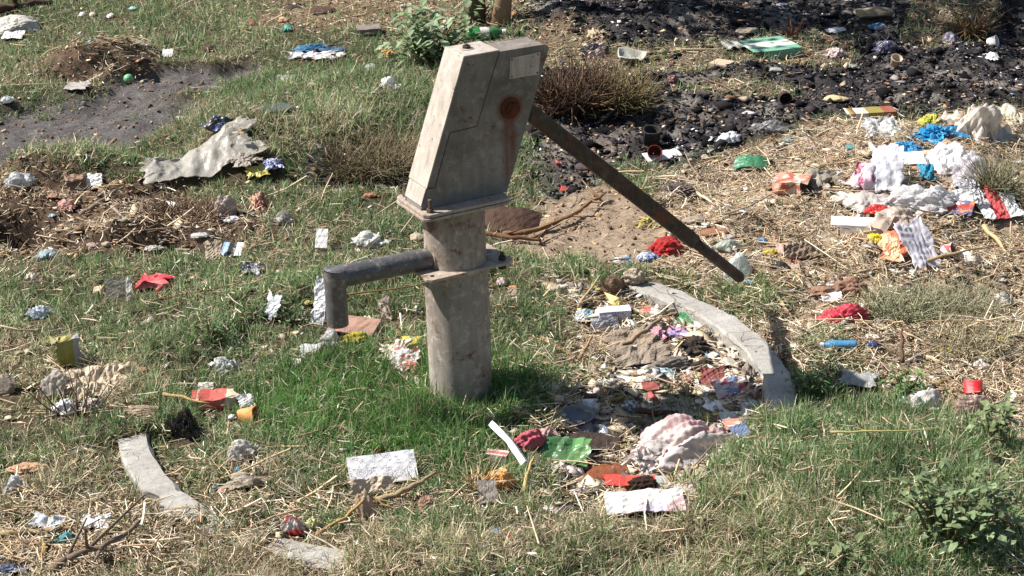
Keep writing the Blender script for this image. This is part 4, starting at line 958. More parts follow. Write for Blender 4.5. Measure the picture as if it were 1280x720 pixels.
crump('cloth', 'cloth', 'pale pink end of cloth behind the green wrapper', 684, 543, 22, 20, cloth((222, 178, 170)), .6, .5, 4)
sheet('green_wrapper', 'wrapper', 'green printed snack wrapper with a yellow picture', 697, 566, 72, 30, paper((14, 74, 38), (22, 92, 46), (84, 140, 80), 'band', 30, .3, .3), 26, A=.06, yaw=-14, f=1.6, thick=.003, torn=.15)
stick('short_tube', 'tube', 'bent strip of white foam standing out of the grass by the hollow', [(657, 580), (638, 552), (616, 530)], .011, film((206, 208, 208), 0, .5), z=[0, .015, .02], taper=.95, seg=4, jit=0)
carton('small_box', 'box', 'tiny pink and white box below the white foam strip', 622, 571, 28, 14, paper((216, 190, 182), (190, 90, 90), None, 'bandy'), .5, -18, .06, open_end='right', flap=False)
crump('snack_packet', 'packet', 'orange crumpled packet in the grass below the tiny pink box', 627, 598, 34, 34, film((222, 164, 92), .2, .4, 0, (210, 146, 74), 9), .6, .5, 5, f=1.2)
sheet('corrugated_card', 'card', 'grey corrugated scrap below the orange packet', 610, 619, 22, 26, paper((140, 132, 122), (104, 96, 90), None, 'text', 12), 40, A=.05, yaw=10)
stone('bark_slab', 'bark', 'thick reddish brown slab of bark in front of the large dirty bag', 752, 591, 82, 34, rocky((146, 88, 58), (108, 62, 42), 60, 1), .35, 5, 22, .10, 6)
carton('red_packet', 'packet', 'flat red printed box under the dung lump', 800, 606, 84, 20, paper((196, 44, 40), (206, 70, 56), (170, 176, 176), 'band', 20, .4, .35), .35, -6, .22, flap=False)
stone('dung_lump', 'dung', 'dark brown dung lump on the red and white boxes', 806, 610, 44, 22, rocky((62, 44, 36), (38, 28, 24), 50), .65, 4, 0, .30, 2, lift=.016)
sheet('white_card', 'card', 'large white card with lilac print at the front of the hollow', 806, 631, 88, 24, paper((226, 222, 214), (218, 186, 188), (196, 190, 206), 'blotch', 9, .5, .3), 14, A=.07, yaw=2, thick=.003)
sheet('torn_card', 'card', 'dirty grey card at the right of the dung lump', 850, 618, 34, 18, paper((178, 166, 150)), 22, A=.14, torn=.3)
stick('stick', 'stick', 'pale bamboo splinter standing in front of the green wrapper', [(656, 612), (668, 571)], .006, wood((214, 184, 120)), z=[0, .03])
stick('stick', 'stick', 'tan bent stick beside the right end of the red box', [(836, 596), (856, 618)], .006, wood((206, 160, 104)), z=[.02, 0])
stick('stick', 'stick', 'forked grey stick in front of the large dirty bag', [(846, 606), (864, 588), (876, 578)], .005, wood((182, 160, 134)), z=[0, .02, .04], twig=2)
crump(scrap, 'wrapper', 'tiny bright blue bottle top in the front grass', 620, 664, 14, 11, film((96, 150, 190), .1, .3), .6, .3, 3)
# --- around the spout
sheet('plastic_sheet', 'plastic sheet', 'upright white plastic strip behind the spout mouth', 402, 378, 17, 54, film((222, 222, 222), .3, .3), 66, A=.1, torn=.3, yaw=-25)
crump(bag, 'bag', 'clear crumpled film under the spout mouth', 413, 421, 24, 26, film((176, 176, 170), .3, .25, .4), .5, .6, 4)
sheet(scrap, 'paper', 'thin white triangle of paper in the grass left of the spout', 341, 385, 18, 26, film((206, 210, 214), .3), 50, A=.08, torn=.5, yaw=-30)
sheet('card_slab', 'card', 'pinkish brown slab of card lying under the spout', 443, 411, 58, 20, paper((158, 116, 100), (140, 100, 86)), 20, A=.03, yaw=-22, thick=.006)
crump('wrapper', 'wrapper', 'yellow wrapper tucked under the pinkish brown slab', 445, 421, 34, 16, film((176, 160, 40), .2, .35), .5, .5, 4)
crump('wrapper', 'wrapper', 'cream and green wrapper right of the spout mouth', 461, 403, 30, 20, film((206, 202, 170), .2, .35, 0, (90, 140, 60), 20), .6, .5, 4)
sheet(scrap, 'paper', 'beige curled paper behind the cream and green wrapper', 482, 389, 14, 24, paper((186, 168, 146)), 50, A=.1, torn=.3, yaw=25)
sheet(scrap, 'paper', 'large torn cream paper left of the stand pipe', 495, 441, 34, 18, paper((214, 202, 182)), 22, A=.14, torn=.5, yaw=8)
sheet(scrap, 'paper', 'yellow paper corner behind the torn cream paper', 512, 433, 22, 16, paper((206, 190, 60), (170, 186, 150)), 36, A=.1, yaw=-10)
sheet('printed_packet', 'packet', 'grey white printed packet with a red edge by the stand pipe', 507, 452, 30, 24, paper((206, 204, 200), (186, 84, 84), (150, 150, 150), 'blotch', 40), 38, A=.14, torn=.4, yaw=-20)
sheet(scrap, 'paper', 'white scrap in the grass below the spout', 388, 440, 22, 10, film((206, 206, 200), .3), 14, A=.1, torn=.3, n=10)
crump('wrapper', 'wrapper', 'small yellowish scrap in the grass left of the spout mouth', 385, 378, 11, 10, film((200, 184, 110)), .5, .5, 3)
# --- left middle
sheet('torn_sack', 'sack', 'long torn pale sack spread from the soil bank up to the hummock', 250, 208, 134, 16, film((186, 180, 168), .35, .4, .12), 0, A=.035, torn=.28, yaw=28, f=1.8, n=80, smooth=True, lift=.022, drape=True)
crump('torn_sack', 'sack', 'grey netted end of sack beyond the long torn one, up on the hummock', 303, 196, 40, 24, film((166, 156, 142), .3, .6), .45, .5, 5)
crump('snack_packet', 'packet', 'small white and blue striped packet right of the torn sack', 340, 197, 28, 18, film((206, 208, 222), .15, .3, 0, (90, 100, 160), 60), .5, .5, 4)
sheet(scrap, 'wrapper', 'yellow torn strip below the white and blue striped packet', 322, 216, 26, 13, film((196, 184, 90), .2), 22, A=.14, yaw=25, torn=.4, n=12)
crump(bag, 'bag', 'pinkish grey round crumpled bag in the dark hollow', 282, 256, 30, 30, film((176, 160, 152), .3, .35), .75, .5, 5, f=1.8)
crump(scrap, 'paper', 'white scrap under the pinkish grey round bag', 290, 275, 20, 10, fW, .5, .5, 3)
crump('wrapper', 'wrapper', 'tan and red crumple right of the pinkish grey round bag', 324, 250, 22, 28, film((184, 146, 116), .2, .5, 0, (150, 70, 60), 30), .5, .6, 4)
crump(bag, 'bag', 'clear bag with a pale blue corner in the dark hole at the far left', 32, 262, 34, 24, film((176, 180, 180), .3, .25, .3), .6, .6, 5)
crump(scrap, 'paper', 'tiny pale blue scrap right of the clear bag in the hole', 66, 267, 9, 7, film((160, 190, 206)), .5, .4, 3)
carton('small_box', 'box', 'little brown open box standing on the soil bank', 95, 217, 20, 22, paper((120, 92, 76)), .7, 20, .5, open_end='left')
sheet(scrap, 'paper', 'white folded paper right of the little brown box', 119, 228, 18, 14, pW, 36, A=.12, torn=.2)
sheet('tile_piece', 'tile', 'pinkish grey flat tile on the soil bank at the left', 56, 200, 28, 10, rocky((160, 138, 126)), 0, A=.02, thick=.006, n=10, drape=True, lift=.008)
crump(scrap, 'wrapper', 'dull pink scrap right of the pinkish grey tile', 63, 216, 14, 10, film((190, 120, 116)), .5, .5, 3)
stick('stick', 'stick', 'thick bare stick sloping down the soil bank', [(104, 268), (126, 254), (146, 238)], .010, wood((160, 138, 116)))
stick('stick', 'stick', 'pale thin stick across the top of the soil bank', [(116, 236), (156, 230)], .006, wood((196, 162, 120)))
stick('stick', 'stick', 'grey forked stick in front of the thick bare stick', [(140, 258), (162, 279)], .006, wood((178, 158, 140)), twig=2)
stick('stick', 'stick', 'bleached stick behind the little brown box', [(82, 188), (102, 202)], .007, wood((206, 190, 166)), twig=1)
crump('wrapper', 'wrapper', 'dull pink crumpled wrapper below the little brown box', 85, 255, 26, 18, film((178, 130, 116), .2, .5), .5, .5, 4)
crump(scrap, 'paper', 'white scrap at the grass edge, left one of two above the long stem', 190, 300, 24, 10, film((190, 184, 176)), .4, .5, 3)
crump(scrap, 'paper', 'white strip at the grass edge below the pinkish grey round bag', 250, 295, 26, 8, fC, .4, .5, 3)
stone('stone', 'stone', 'flat pink grey stone, left of two at the grass edge', 118, 304, 20, 9, rocky((170, 148, 136)), .5)
stone('stone', 'stone', 'flat beige stone, right of two at the grass edge', 134, 303, 14, 9, rocky((184, 166, 144)), .5)
crump(bag, 'bag', 'pale blue grey film at the left end of the grass edge', 60, 318, 24, 14, film((150, 168, 170), .3), .4, .5, 4)
sheet('printed_packet', 'packet', 'little blue black and white packet in the left grass', 291, 315, 24, 15, paper((136, 170, 214), (30, 30, 34), (226, 224, 222), 'band', 20, .4, .2), 30, A=.05, yaw=-10)
sheet(scrap, 'paper', 'beige scrap left of the little blue packet', 267, 316, 18, 20, paper((170, 154, 132)), 40, A=.12, torn=.4)
sheet('wrapper', 'wrapper', 'twisted black and white wrapper below the little blue packet', 315, 338, 26, 11, film((60, 58, 66), .1, .3, 0, (170, 168, 172), 50), 20, A=.2, yaw=-20, torn=.3)
carton('red_packet', 'packet', 'bright coral red packet alone in the left grass', 192, 354, 40, 18, film((214, 70, 76), .15, .35, 0, (224, 120, 120), 12), .5, -8, .7, flap=False)
crump(scrap, 'paper', 'cream crumple in the grass at the far left', 41, 346, 18, 14, film((190, 180, 160)), .6, .5, 3)
sheet('plastic_sheet', 'plastic sheet', 'clear upright plastic pane in the grass left of the coral packet', 148, 364, 26, 24, film((150, 146, 138), .3, .3, .5), 60, A=.04, yaw=10)
sheet(scrap, 'paper', 'white sliver on the right edge of the clear plastic pane', 163, 364, 7, 26, film((210, 204, 190), .3), 66, A=.08, torn=.3, n=10)
crump(scrap, 'paper', 'white blue torn scrap in the grass at the far left middle', 49, 389, 26, 22, film((196, 204, 212), .3, .3, .1), .5, .7, 4, f=2.5)
carton('yellow_carton', 'carton', 'yellow green carton standing upright with a silver side', 88, 440, 28, 38, paper((146, 140, 54), (156, 148, 64), (170, 168, 170), 'band', 20, .5, .5), .85, 24, .28, open_end='left')
crump(bag, 'bag', 'clear grey film behind the yellow green carton', 72, 476, 40, 40, film((174, 166, 154), .3, .4, .35), .6, .6, 5, f=2.2)
sheet('torn_sack', 'sack', 'big beige torn sheet right of the yellow green carton', 125, 478, 66, 30, film((196, 178, 150), .15, .7), 16, A=.14, yaw=22, torn=.45, f=1.4, n=36)
crump(bag, 'bag', 'white crumpled paper, left one of the pair below the carton', 84, 507, 36, 24, film((222, 220, 218), .2, .6), .6, .55, 5, f=1.6)
crump(bag, 'bag', 'dirtier cream crumpled paper, right one of the pair below the carton', 117, 506, 32, 20, film((190, 178, 166), .2, .6), .6, .5, 5, f=1.4)
stone('stone', 'stone', 'large grey beige stone at the left edge of the picture', 6, 478, 34, 34, rocky((160, 146, 130), (130, 116, 102)), .7, 4, 0, .08)
stone('root_clump', 'clod', 'dry pinkish grey clod right of the crumpled papers', 176, 511, 44, 20, rocky((164, 144, 122), (130, 110, 92), 40), .4, 4, 0, .3, 3)
crump(bag, 'bag', 'small pale grey film in the grass above the red box', 281, 455, 30, 24, film((184, 186, 178), .3, .35, .15), .6, .6, 4)
carton('red_box', 'box', 'open red and cream box with a torn lid in the left grass', 273, 500, 44, 26, paper((170, 48, 46), (190, 84, 74), (206, 188, 162), 'band', 20, .5, .5), .45, 6, .45, open_end='left')
sheet(scrap, 'paper', 'white curled strip on the back of the open red box', 258, 487, 18, 9, pO, 30, A=.12)
cupshape('paper_cup', 'cup', 'orange paper cup lying in front of the white scrap', 312, 521, 24, 22, paper((206, 134, 60), (212, 150, 84)), 80, 80, .8, crush=.35)
sheet(scrap, 'paper', 'white paper scrap between the open red box and the orange cup', 308, 505, 18, 16, pW, 46, A=.12, torn=.3, yaw=20)
crump(scrap, 'paper', 'tiny white piece left of the orange cup', 290, 521, 9, 10, fW, .6, .5, 3)
crump('black_bag', 'bag', 'torn black bag pulled up into a point in the left grass', 236, 526, 38, 46, film((20, 20, 22), .05, .35), .75, .95, 5, f=1.3, wings=6)
stick('reed', 'reed', 'straight yellow straw lying on the open red box', [(204, 492), (264, 504)], .005, wood((214, 180, 120)), z=[.01, .03])
stick('reed', 'reed', 'long thin brown stem in the left grass', [(190, 376), (240, 366), (284, 358)], .004, wood((150, 110, 70)))
sheet(scrap, 'paper', 'small upright white paper in the grass behind the spout', 403, 302, 14, 22, pW, 58, A=.05, n=10, yaw=-10)
crump(bag, 'bag', 'white translucent bag in the grass above the spout', 463, 298, 38, 26, film((206, 206, 198), .3, .3, .15), .6, .7, 5, f=1.8)
crump(bag, 'bag', 'faint grey bag in the grass left of the upright white paper', 355, 272, 24, 22, film((150, 144, 136), .3, .3, .3), .6, .6, 4)
stone('stone', 'stone', 'grey concrete piece under the overhanging tuft', 431, 237, 32, 11, rocky((160, 150, 138)), .6)
stone('brick_lump', 'brick', 'small orange brick piece in the grass right of the grey concrete', 461, 243, 20, 10, rocky((184, 124, 92), (160, 100, 72)), .6)
stone('stone', 'stone', 'cream stone in the grass just left of the water chamber', 521, 295, 20, 16, rocky((176, 160, 136)), .6)
stick('stick', 'stick', 'pale charred lath under the overhanging tuft', [(430, 220), (474, 222)], .008, wood((190, 178, 166)))
stick('stick', 'stick', 'second charred lath, crossing the first under the tuft', [(432, 216), (446, 222)], .008, wood((200, 170, 156)))
stick('branch', 'branch', 'thin brown stem running from the spout to the stand pipe', [(436, 368), (490, 362), (532, 356)], .003, wood((160, 120, 80)), z=[.03, .03, .03])
# --- front left
crump('crushed_cup', 'cup', 'crushed white plastic cup half sunk in the grass at the left edge', 22, 606, 27, 28, film((206, 206, 202), .25, .35, 0, (150, 152, 156), 14), .7, .35, 5, f=1.1, wings=3)
crump('corn_husk', 'husk', 'tan husk behind the crushed white cup at the left edge', 34, 586, 46, 14, film((192, 150, 116), .15, .8), .4, .4, 4, 12)
crump(bag, 'bag', 'pale pointed plastic bag right of the kerb', 303, 561, 38, 32, film((190, 184, 174), .3, .35, .1), .7, .55, 5, f=1.4)
crump(bag, 'bag', 'dusty beige crumpled bag below the pale pointed one', 305, 600, 50, 24, film((172, 158, 138), .25, .5), .5, .5, 5, f=1.6)
crump(scrap, 'paper', 'pinkish scrap below the dusty beige bag', 279, 616, 16, 10, film((196, 156, 130)), .5, .5, 3)
sheet(scrap, 'paper', 'white torn paper left of the kerb in the front', 121, 655, 30, 15, pW, 26, A=.14, torn=.4)
crump(scrap, 'paper', 'tiny white scrap below the white torn paper', 148, 669, 13, 10, fW, .5, .5, 3)
sheet('plastic_sheet', 'plastic sheet', 'pale strip of film joined to the teal rag at the lower left', 60, 656, 42, 13, film((196, 200, 206), .25, .35), 24, A=.16, yaw=-22, torn=.3)
crump('cloth', 'cloth', 'teal rag lying in the straw at the lower left', 83, 674, 24, 22, film((40, 124, 126), .15, .6), .5, .6, 4, f=2)
crump(bag, 'bag', 'dark blue bag at the bottom left corner', 12, 712, 46, 16, film((44, 50, 76), .1, .4, 0, (90, 110, 160), 16), .4, .5, 4)
stick('branch', 'branch', 'thick grey forked branch at the bottom left', [(62, 712), (92, 696), (130, 684), (176, 651)], .010, wood((132, 116, 98), (92, 78, 64)), twig=4, z=[0, .01, .02, .02])
stick('branch', 'branch', 'thin brown branch along the bottom left corner', [(70, 710), (140, 698), (212, 690)], .006, wood((140, 112, 84)), twig=2)
stick('reed', 'reed', 'thick straw stalk above the teal rag', [(0, 668), (60, 662), (108, 660)], .008, wood((196, 172, 128)))
stick('reed', 'reed', 'short thick straw stalk upright right of the teal rag', [(58, 694), (56, 672)], .007, wood((206, 174, 110)))
sheet('printed_box', 'box', 'white box side with rows of dark print in the front grass', 479, 590, 78, 34, paper((226, 224, 222), (140, 140, 148), (1, 1, 1), 'text', 24, .6, .25), 36, A=.02, yaw=12, thick=.003, f=1, n=20, seed=40)
sheet('torn_card', 'card', 'cream underside flap below the white printed box', 466, 610, 52, 16, paper((206, 188, 164)), 60, A=.08, yaw=10, torn=.25)
crump('crushed_cup', 'cup', 'dented beige carton standing below the printed box', 458, 630, 24, 36, film((176, 152, 128), .1, .6), .8, .35, 4, f=1.4)
crump('crushed_carton', 'carton', 'crushed white drink carton with a red spot on the buried kerb', 367, 656, 34, 28, film((212, 206, 196), .1, .4, 0, (190, 50, 50), 13), .7, .5, 5, f=1.2, wings=4)
crump(scrap, 'wrapper', 'pale yellow green wrapper right of the crushed drink carton', 391, 655, 20, 20, film((206, 206, 150), .2), .6, .6, 4)
crump('clod', 'clod', 'brown pink crumbled lump in the grass right of the printed box', 534, 630, 22, 22, rocky((160, 130, 112), (120, 92, 78), 40), .5, .5, 4)
stick('stick', 'stick', 'tan stick leaning over the printed box from the right', [(474, 626), (512, 612), (546, 590)], .008, wood((188, 164, 126)), z=[.01, .02, .02])
stick('reed', 'reed', 'bent golden straw in front of the printed box', [(398, 668), (440, 640), (462, 618), (492, 636)], .0045, wood((206, 164, 104)), z=[0, .02, .04, .01])
# --- front right
cupshape('red_jar_top', 'cap', 'bright red cap beside the pinkish bottle at the right edge', 1215, 486, 24, 15, film((200, 36, 40), .05, .45), 0, 158, .9, deep=14, crush=.2)
crump('crushed_bottle', 'bottle', 'crushed pinkish clear bottle in front of the red cap', 1212, 503, 44, 22, film((180, 156, 144), .3, .25, .2), .6, .4, 5)
crump(bag, 'bag', 'white bag behind the leafy weed at the right', 1155, 497, 48, 32, film((216, 210, 206), .3), .55, .55, 5)
sheet('plastic_sheet', 'plastic sheet', 'grey white film in the dark grass right of the kerb', 1073, 478, 40, 16, film((170, 170, 166), .3), 16, A=.1, yaw=-20, torn=.3)
crump(scrap, 'paper', 'white knotted scrap in the straw at the right edge', 1226, 458, 26, 22, film((216, 206, 196), .25), .6, .6, 4)
crump(scrap, 'wrapper', 'pale yellow wrapper at the right edge above the knotted scrap', 1250, 425, 18, 10, film((206, 190, 90)), .5, .5, 3)
stick('stick', 'stick', 'thick yellow stalk at the right edge of the picture', [(1228, 284), (1262, 320)], .008, wood((216, 190, 140)), z=[.03, .0])
stick('stick', 'stick', 'long pale stalk across the dry weeds at the right', [(1140, 330), (1190, 318), (1240, 308)], .006, wood((196, 166, 120)), z=[.01, .02, .03])
stick('stick', 'stick', 'dark upright dead stem at the edge of the right grass', [(1126, 452), (1126, 410)], .006, wood((116, 92, 74)), z=[0, .06])
stick('stick', 'stick', 'thin pale stick right of the green grass tuft behind the kerb', [(968, 366), (990, 396)], .006, wood((206, 182, 140)))
stick('stick', 'stick', 'pale stalk on the dirt at the lower right', [(1156, 446), (1192, 458)], .007, wood((220, 200, 160)))
stick('stick', 'stick', 'brown curved stalk beside the white knotted scrap', [(1166, 484), (1192, 470), (1204, 462)], .008, wood((170, 136, 98)))
stick('reed', 'reed', 'single straight yellow stem lying over the right grass', [(1036, 541), (1100, 540), (1172, 538)], .0028, wood((196, 184, 120)), z=[.05, .05, .05])
stick('stick', 'stick', 'tan stalk in the grass below the crushed pinkish bottle', [(1240, 534), (1254, 552)], .007, wood((200, 170, 120)))
# ---------------------------------------------------------------- plants that are things
def leaf_mesh(L, seedn, n, spread, hgt, lsz, colr, name, mat, parent, droop=.3, broad=.45, clump=None):
    rg = np.random.default_rng(seedn); V = []; Q = []; Cc = []
    base = np.array(lin(colr))[:3]
    for i in range(n):
        a = rg.random()*6.283; r = spread*math.sqrt(rg.random()); z = hgt*(.15+.85*rg.random())*(1-.45*(r/spread)**2)
        if clump is not None:
            c = clump[rg.integers(len(clump))]; ctr = np.array(c)+rg.normal(size=3)*lsz*.8
        else: ctr = np.array([r*math.cos(a), r*math.sin(a), z])
        a2 = a+rg.normal()*.9; el = rg.uniform(-droop, .75); d = np.array([math.cos(a2)*math.cos(el), math.sin(a2)*math.cos(el), math.sin(el)])
        s = np.array([-math.sin(a2), math.cos(a2), rg.uniform(-.4, .4)]); up = np.cross(d, s); l = lsz*rg.uniform(.5, 1.25); w = l*broad*rg.uniform(.7, 1.1)
        k = len(V); sag = -up*l*.12*np.sign(up[2]+1e-6)
        V += [ctr, ctr+d*l*.35+s*w*.5+up*w*.12, ctr+d*l*.35-s*w*.5+up*w*.12, ctr+d*l*.38, ctr+d*l*.75+s*w*.36+sag*.5, ctr+d*l*.75-s*w*.36+sag*.5, ctr+d*l*.72+sag*.4, ctr+d*l+sag]
        Q += [(k, k+1, k+3, k+3), (k, k+3, k+2, k+2), (k+1, k+4, k+6, k+3), (k+3, k+6, k+5, k+2), (k+4, k+7, k+6, k+6), (k+6, k+7, k+5, k+5)]
        v = rg.uniform(.65, 1.4); c = base*v+np.array([.03, .02, 0])*max(0, rg.normal())*.6; Cc += [c]*8
    V = np.array(V); Fc = [tuple(dict.fromkeys(q)) for q in Q]
    o = mesh_obj(name, V, Fc, mat, parent); a = o.data.attributes.new('tint', 'FLOAT_COLOR', 'POINT')
    cc = np.ones((len(V), 4), np.float32); cc[:, :3] = np.clip(Cc, 0, 1); a.data.foreach_set('color', cc.ravel()); return o
mleaf = tinted(.25, .55, .4)
def weed(name, label, px, py, w, h, n, lsz, colr, stems=7, broad=.45, droop=.3, seed=None):
    seed = seed or nseed(); p, s, sn, cs = G(px, py+h*.42); wx = w/s/2; H = h*.8/s/cs
    r = empty(name, p); tag(r, label, 'plant'); rg = random.Random(seed)
    m = MB()
    tips = []
    for i in range(stems):
        a = rg.uniform(0, 6.28); rr = wx*rg.uniform(.2, .9); t = Vector((rr*math.cos(a), rr*math.sin(a)*.7, H*rg.uniform(.5, .95)*(1-.4*(rr/wx)**2)))
        b = Vector((t.x*.3, t.y*.3, 0)); mid = b.lerp(t, .5)+Vector((0, 0, H*.12)); m.tube([b, mid, t], [.004, .003, .0015], 5)
        for k in range(5): f = k/4; tips.append(tuple(b.lerp(mid, f) if k < 2 else mid.lerp(t, f)))
    m.build('stem', wood((96, 98, 62), (80, 74, 50)), r)
    leaf_mesh(1, seed, n, wx, H, lsz, colr, 'foliage', mleaf, r, droop, broad, tips)
    FOOT.append((p.x, p.y, wx*.3, wx*.2, 0, .3)); return r
weed('broad_leaved_weed', 'large dark green broad leaved weed behind and left of the pump head', 538, 46, 135, 72, 520, .066, (122, 138, 102), 26, .42, .5)
weed('broad_leaved_weed', 'smaller broad leaved weed touching the foot of the tree', 596, 10, 60, 40, 120, .05, (112, 128, 92), 12, .42, .5)
weed('leafy_weed', 'low broad leaved weed filling the lower right corner', 1184, 628, 170, 110, 480, .029, (108, 124, 86), 34, .6, .5)
weed('leafy_weed', 'smaller leafy weed at the right edge above the corner weed', 1243, 530, 60, 70, 150, .022, (112, 126, 86), 8, .7, .5)
weed('leafy_weed', 'upright leafy weed in front of the white bag', 1132, 478, 56, 50, 90, .022, (86, 116, 66), 8, .55, .4)
weed('leafy_weed', 'small pale weed at the foot of the corner weed', 1046, 702, 50, 30, 26, .03, (110, 120, 84), 4, .6, .4)
weed('leafy_weed', 'small leafy weed in the grass above the torn red box', 262, 405, 50, 34, 60, .02, (82, 112, 70), 6, .4, .4)
weed('leafy_weed', 'low leafy tuft in the dark grass left of the spout', 365, 392, 46, 30, 60, .016, (76, 100, 66), 6, .5, .4)
weed('fine_weed', 'feathery green weed rooted at the foot of the kerb on the right', 1020, 478, 90, 44, 320, .022, (74, 104, 58), 16, .18, .3)
# wiry plants made of many fine twigs
def wiry(name, label, px, py, w, h, n, rad, cols, cat='shrub', bend=.5, seg=4, base=.35, up=.35, seed=None):
    seed = seed or nseed(); rg = np.random.default_rng(seed); p, s, sn, cs = G(px, py+h*.40); wx = w/s/2; H = h*.85/s/cs
    V = []; Q = []; Cc = []
    for i in range(n):
        a = rg.random()*6.283; rr = wx*base*math.sqrt(rg.random()); b = np.array([rr*math.cos(a), rr*math.sin(a)*.8, rg.random()*H*.15])
        a2 = a+rg.normal()*1.1; el = up+rg.random()*(1.5-up); L = (H*math.sin(el)+wx*math.cos(el)*.9)*rg.uniform(.35, 1.0)
        d = np.array([math.cos(a2)*math.cos(el), math.sin(a2)*math.cos(el), math.sin(el)]); q = b.copy(); k = len(V)
        c = np.array(lin(cols[rg.integers(len(cols))]))[:3]*rg.uniform(.7, 1.25)
        sd = np.cross(d, [0, 0, 1.]); sd /= np.linalg.norm(sd)+1e-6; up_ = np.cross(sd, d); r0_ = rad*rg.uniform(.6, 1.4)
        for j in range(seg+1):
            rj = r0_*(1-.75*j/seg)
            for t in range(3): an = t*2.094; V.append(q+(sd*math.cos(an)+up_*math.sin(an))*rj); Cc.append(c)
            d = d+rg.normal(size=3)*bend*.5; d[2] -= bend*.12; d /= np.linalg.norm(d); q = q+d*L/seg; q[2] = max(q[2], .002)
        for j in range(seg):
            for t in range(3): t2 = (t+1) % 3; Q.append((k+j*3+t, k+j*3+t2, k+j*3+3+t2, k+j*3+3+t))
    o = big_mesh(name, np.array(V), np.array(Q), tinted(.1), np.clip(Cc, 0, 1)); o.location = p; tag(o, label, cat); FOOT.append((p.x, p.y, wx*.5, wx*.35, 0, .5)); return o
wiry('dry_shrub', 'dense dead brown shrub behind the pump handle', 715, 108, 110, 74, 650, .0035, [(92, 70, 54), (118, 94, 70), (66, 50, 42)], base=.6)
wiry('dry_shrub', 'paler olive half dead shrub right of the dense brown one', 775, 112, 96, 58, 700, .0028, [(150, 136, 96), (128, 118, 80), (112, 96, 66)], base=.6)
wiry('dry_weed', 'brown twiggy weed at the top right of the ash', 1215, 28, 80, 40, 160, .003, [(110, 88, 62), (140, 116, 84)])
wiry('dry_weed', 'small reddish dead weed behind the turquoise carton', 990, 34, 30, 34, 50, .003, [(112, 80, 64)])
wiry('dry_weed', 'wiry grey green mat of dry weed, left one at the right side', 1125, 376, 110, 40, 900, .0014, [(160, 162, 128), (190, 184, 150), (124, 128, 98)], base=.85, up=.0, bend=.9)
wiry('dry_weed', 'wiry grey green mat of dry weed, middle one at the right side', 1195, 372, 110, 46, 900, .0014, [(160, 160, 128), (190, 180, 148), (124, 124, 96)], base=.85, up=.0, bend=.9)
wiry('dry_weed', 'wiry mat of dry weed against the right edge below the middle one', 1215, 418, 110, 38, 700, .0014, [(170, 160, 128), (196, 182, 148), (130, 122, 96)], base=.85, up=.0, bend=.9)
wiry('dry_weed', 'grey green dry weed behind the red striped packet', 1243, 215, 50, 70, 420, .002, [(130, 128, 98), (150, 144, 112), (100, 98, 72)], base=.7, up=.1)
wiry('dry_weed', 'brown overhanging tuft of dead grass on the hummock', 470, 190, 120, 52, 1300, .0018, [(136, 118, 92), (112, 98, 74), (154, 136, 106), (98, 100, 66)], base=.9, up=.1, bend=.8)
wiry('dry_weed', 'dead tangle in the dark hollow below the torn sack', 225, 262, 110, 36, 500, .002, [(84, 64, 50), (120, 96, 74), (150, 126, 100)], base=.9, up=.1, bend=.8)
wiry('dry_weed', 'thin dead twigs in front of the yellow green carton', 96, 490, 90, 90, 26, .0024, [(84, 70, 56), (110, 92, 72)], base=.8, up=.5, bend=.3)
wiry('dry_weed', 'tangle of bent dry stems right of the printed box', 600, 590, 40, 60, 60, .0022, [(196, 170, 130), (170, 140, 100)], base=.6, up=.4, bend=.7)
# small tree whose trunks stand at the top edge
def tree():
    p = G(612, 34)[0]; r = empty('small_tree', p); tag(r, 'small tree with two slim grey brown trunks behind the broad leaved weed', 'tree')
    bk = wood((150, 122, 96), (104, 84, 66))
    m = MB(); m.tube([(.04, 0, -.05), (.07, .02, .15), (.13, .05, .45), (.18, .1, .9), (.2, .15, 1.5), (.25, .2, 2.1)], [.05, .042, .036, .032, .026, .015], 12); m.build('trunk', bk, r, smooth=True)
    m = MB(); m.tube([(-.06, .05, -.05), (-.05, .05, .3), (-.1, .08, .8), (-.2, .1, 1.4), (-.25, .1, 1.9)], [.042, .036, .03, .022, .012], 12); m.build('trunk', wood((96, 88, 70), (70, 62, 50)), r, smooth=True)
    tips = []; rg = random.Random(3); m = MB()
    for i in range(16):
        b = Vector((.2, .15, 1.1+rg.random()*.8)) if i % 2 else Vector((-.2, .1, .95+rg.random()*.8)); a = rg.uniform(0, 6.28)
        t = b+Vector((math.cos(a)*rg.uniform(.3, .8), math.sin(a)*rg.uniform(.3, .7), rg.uniform(.2, .8))); m.tube([b, b.lerp(t, .5)+Vector((0, 0, .06)), t], [.012, .008, .003], 6)
        for k in range(6): tips.append(tuple(b.lerp(t, .35+k*.13)))
    m.build('limbs', bk, r, smooth=True)
    leaf_mesh(1, 8, 1800, .8, 1, .07, (76, 96, 56), 'crown', mleaf, r, .6, .4, [tuple(np.array(t)+np.random.default_rng(i).normal(size=3)*.12) for i, t in enumerate(tips)])
tree()
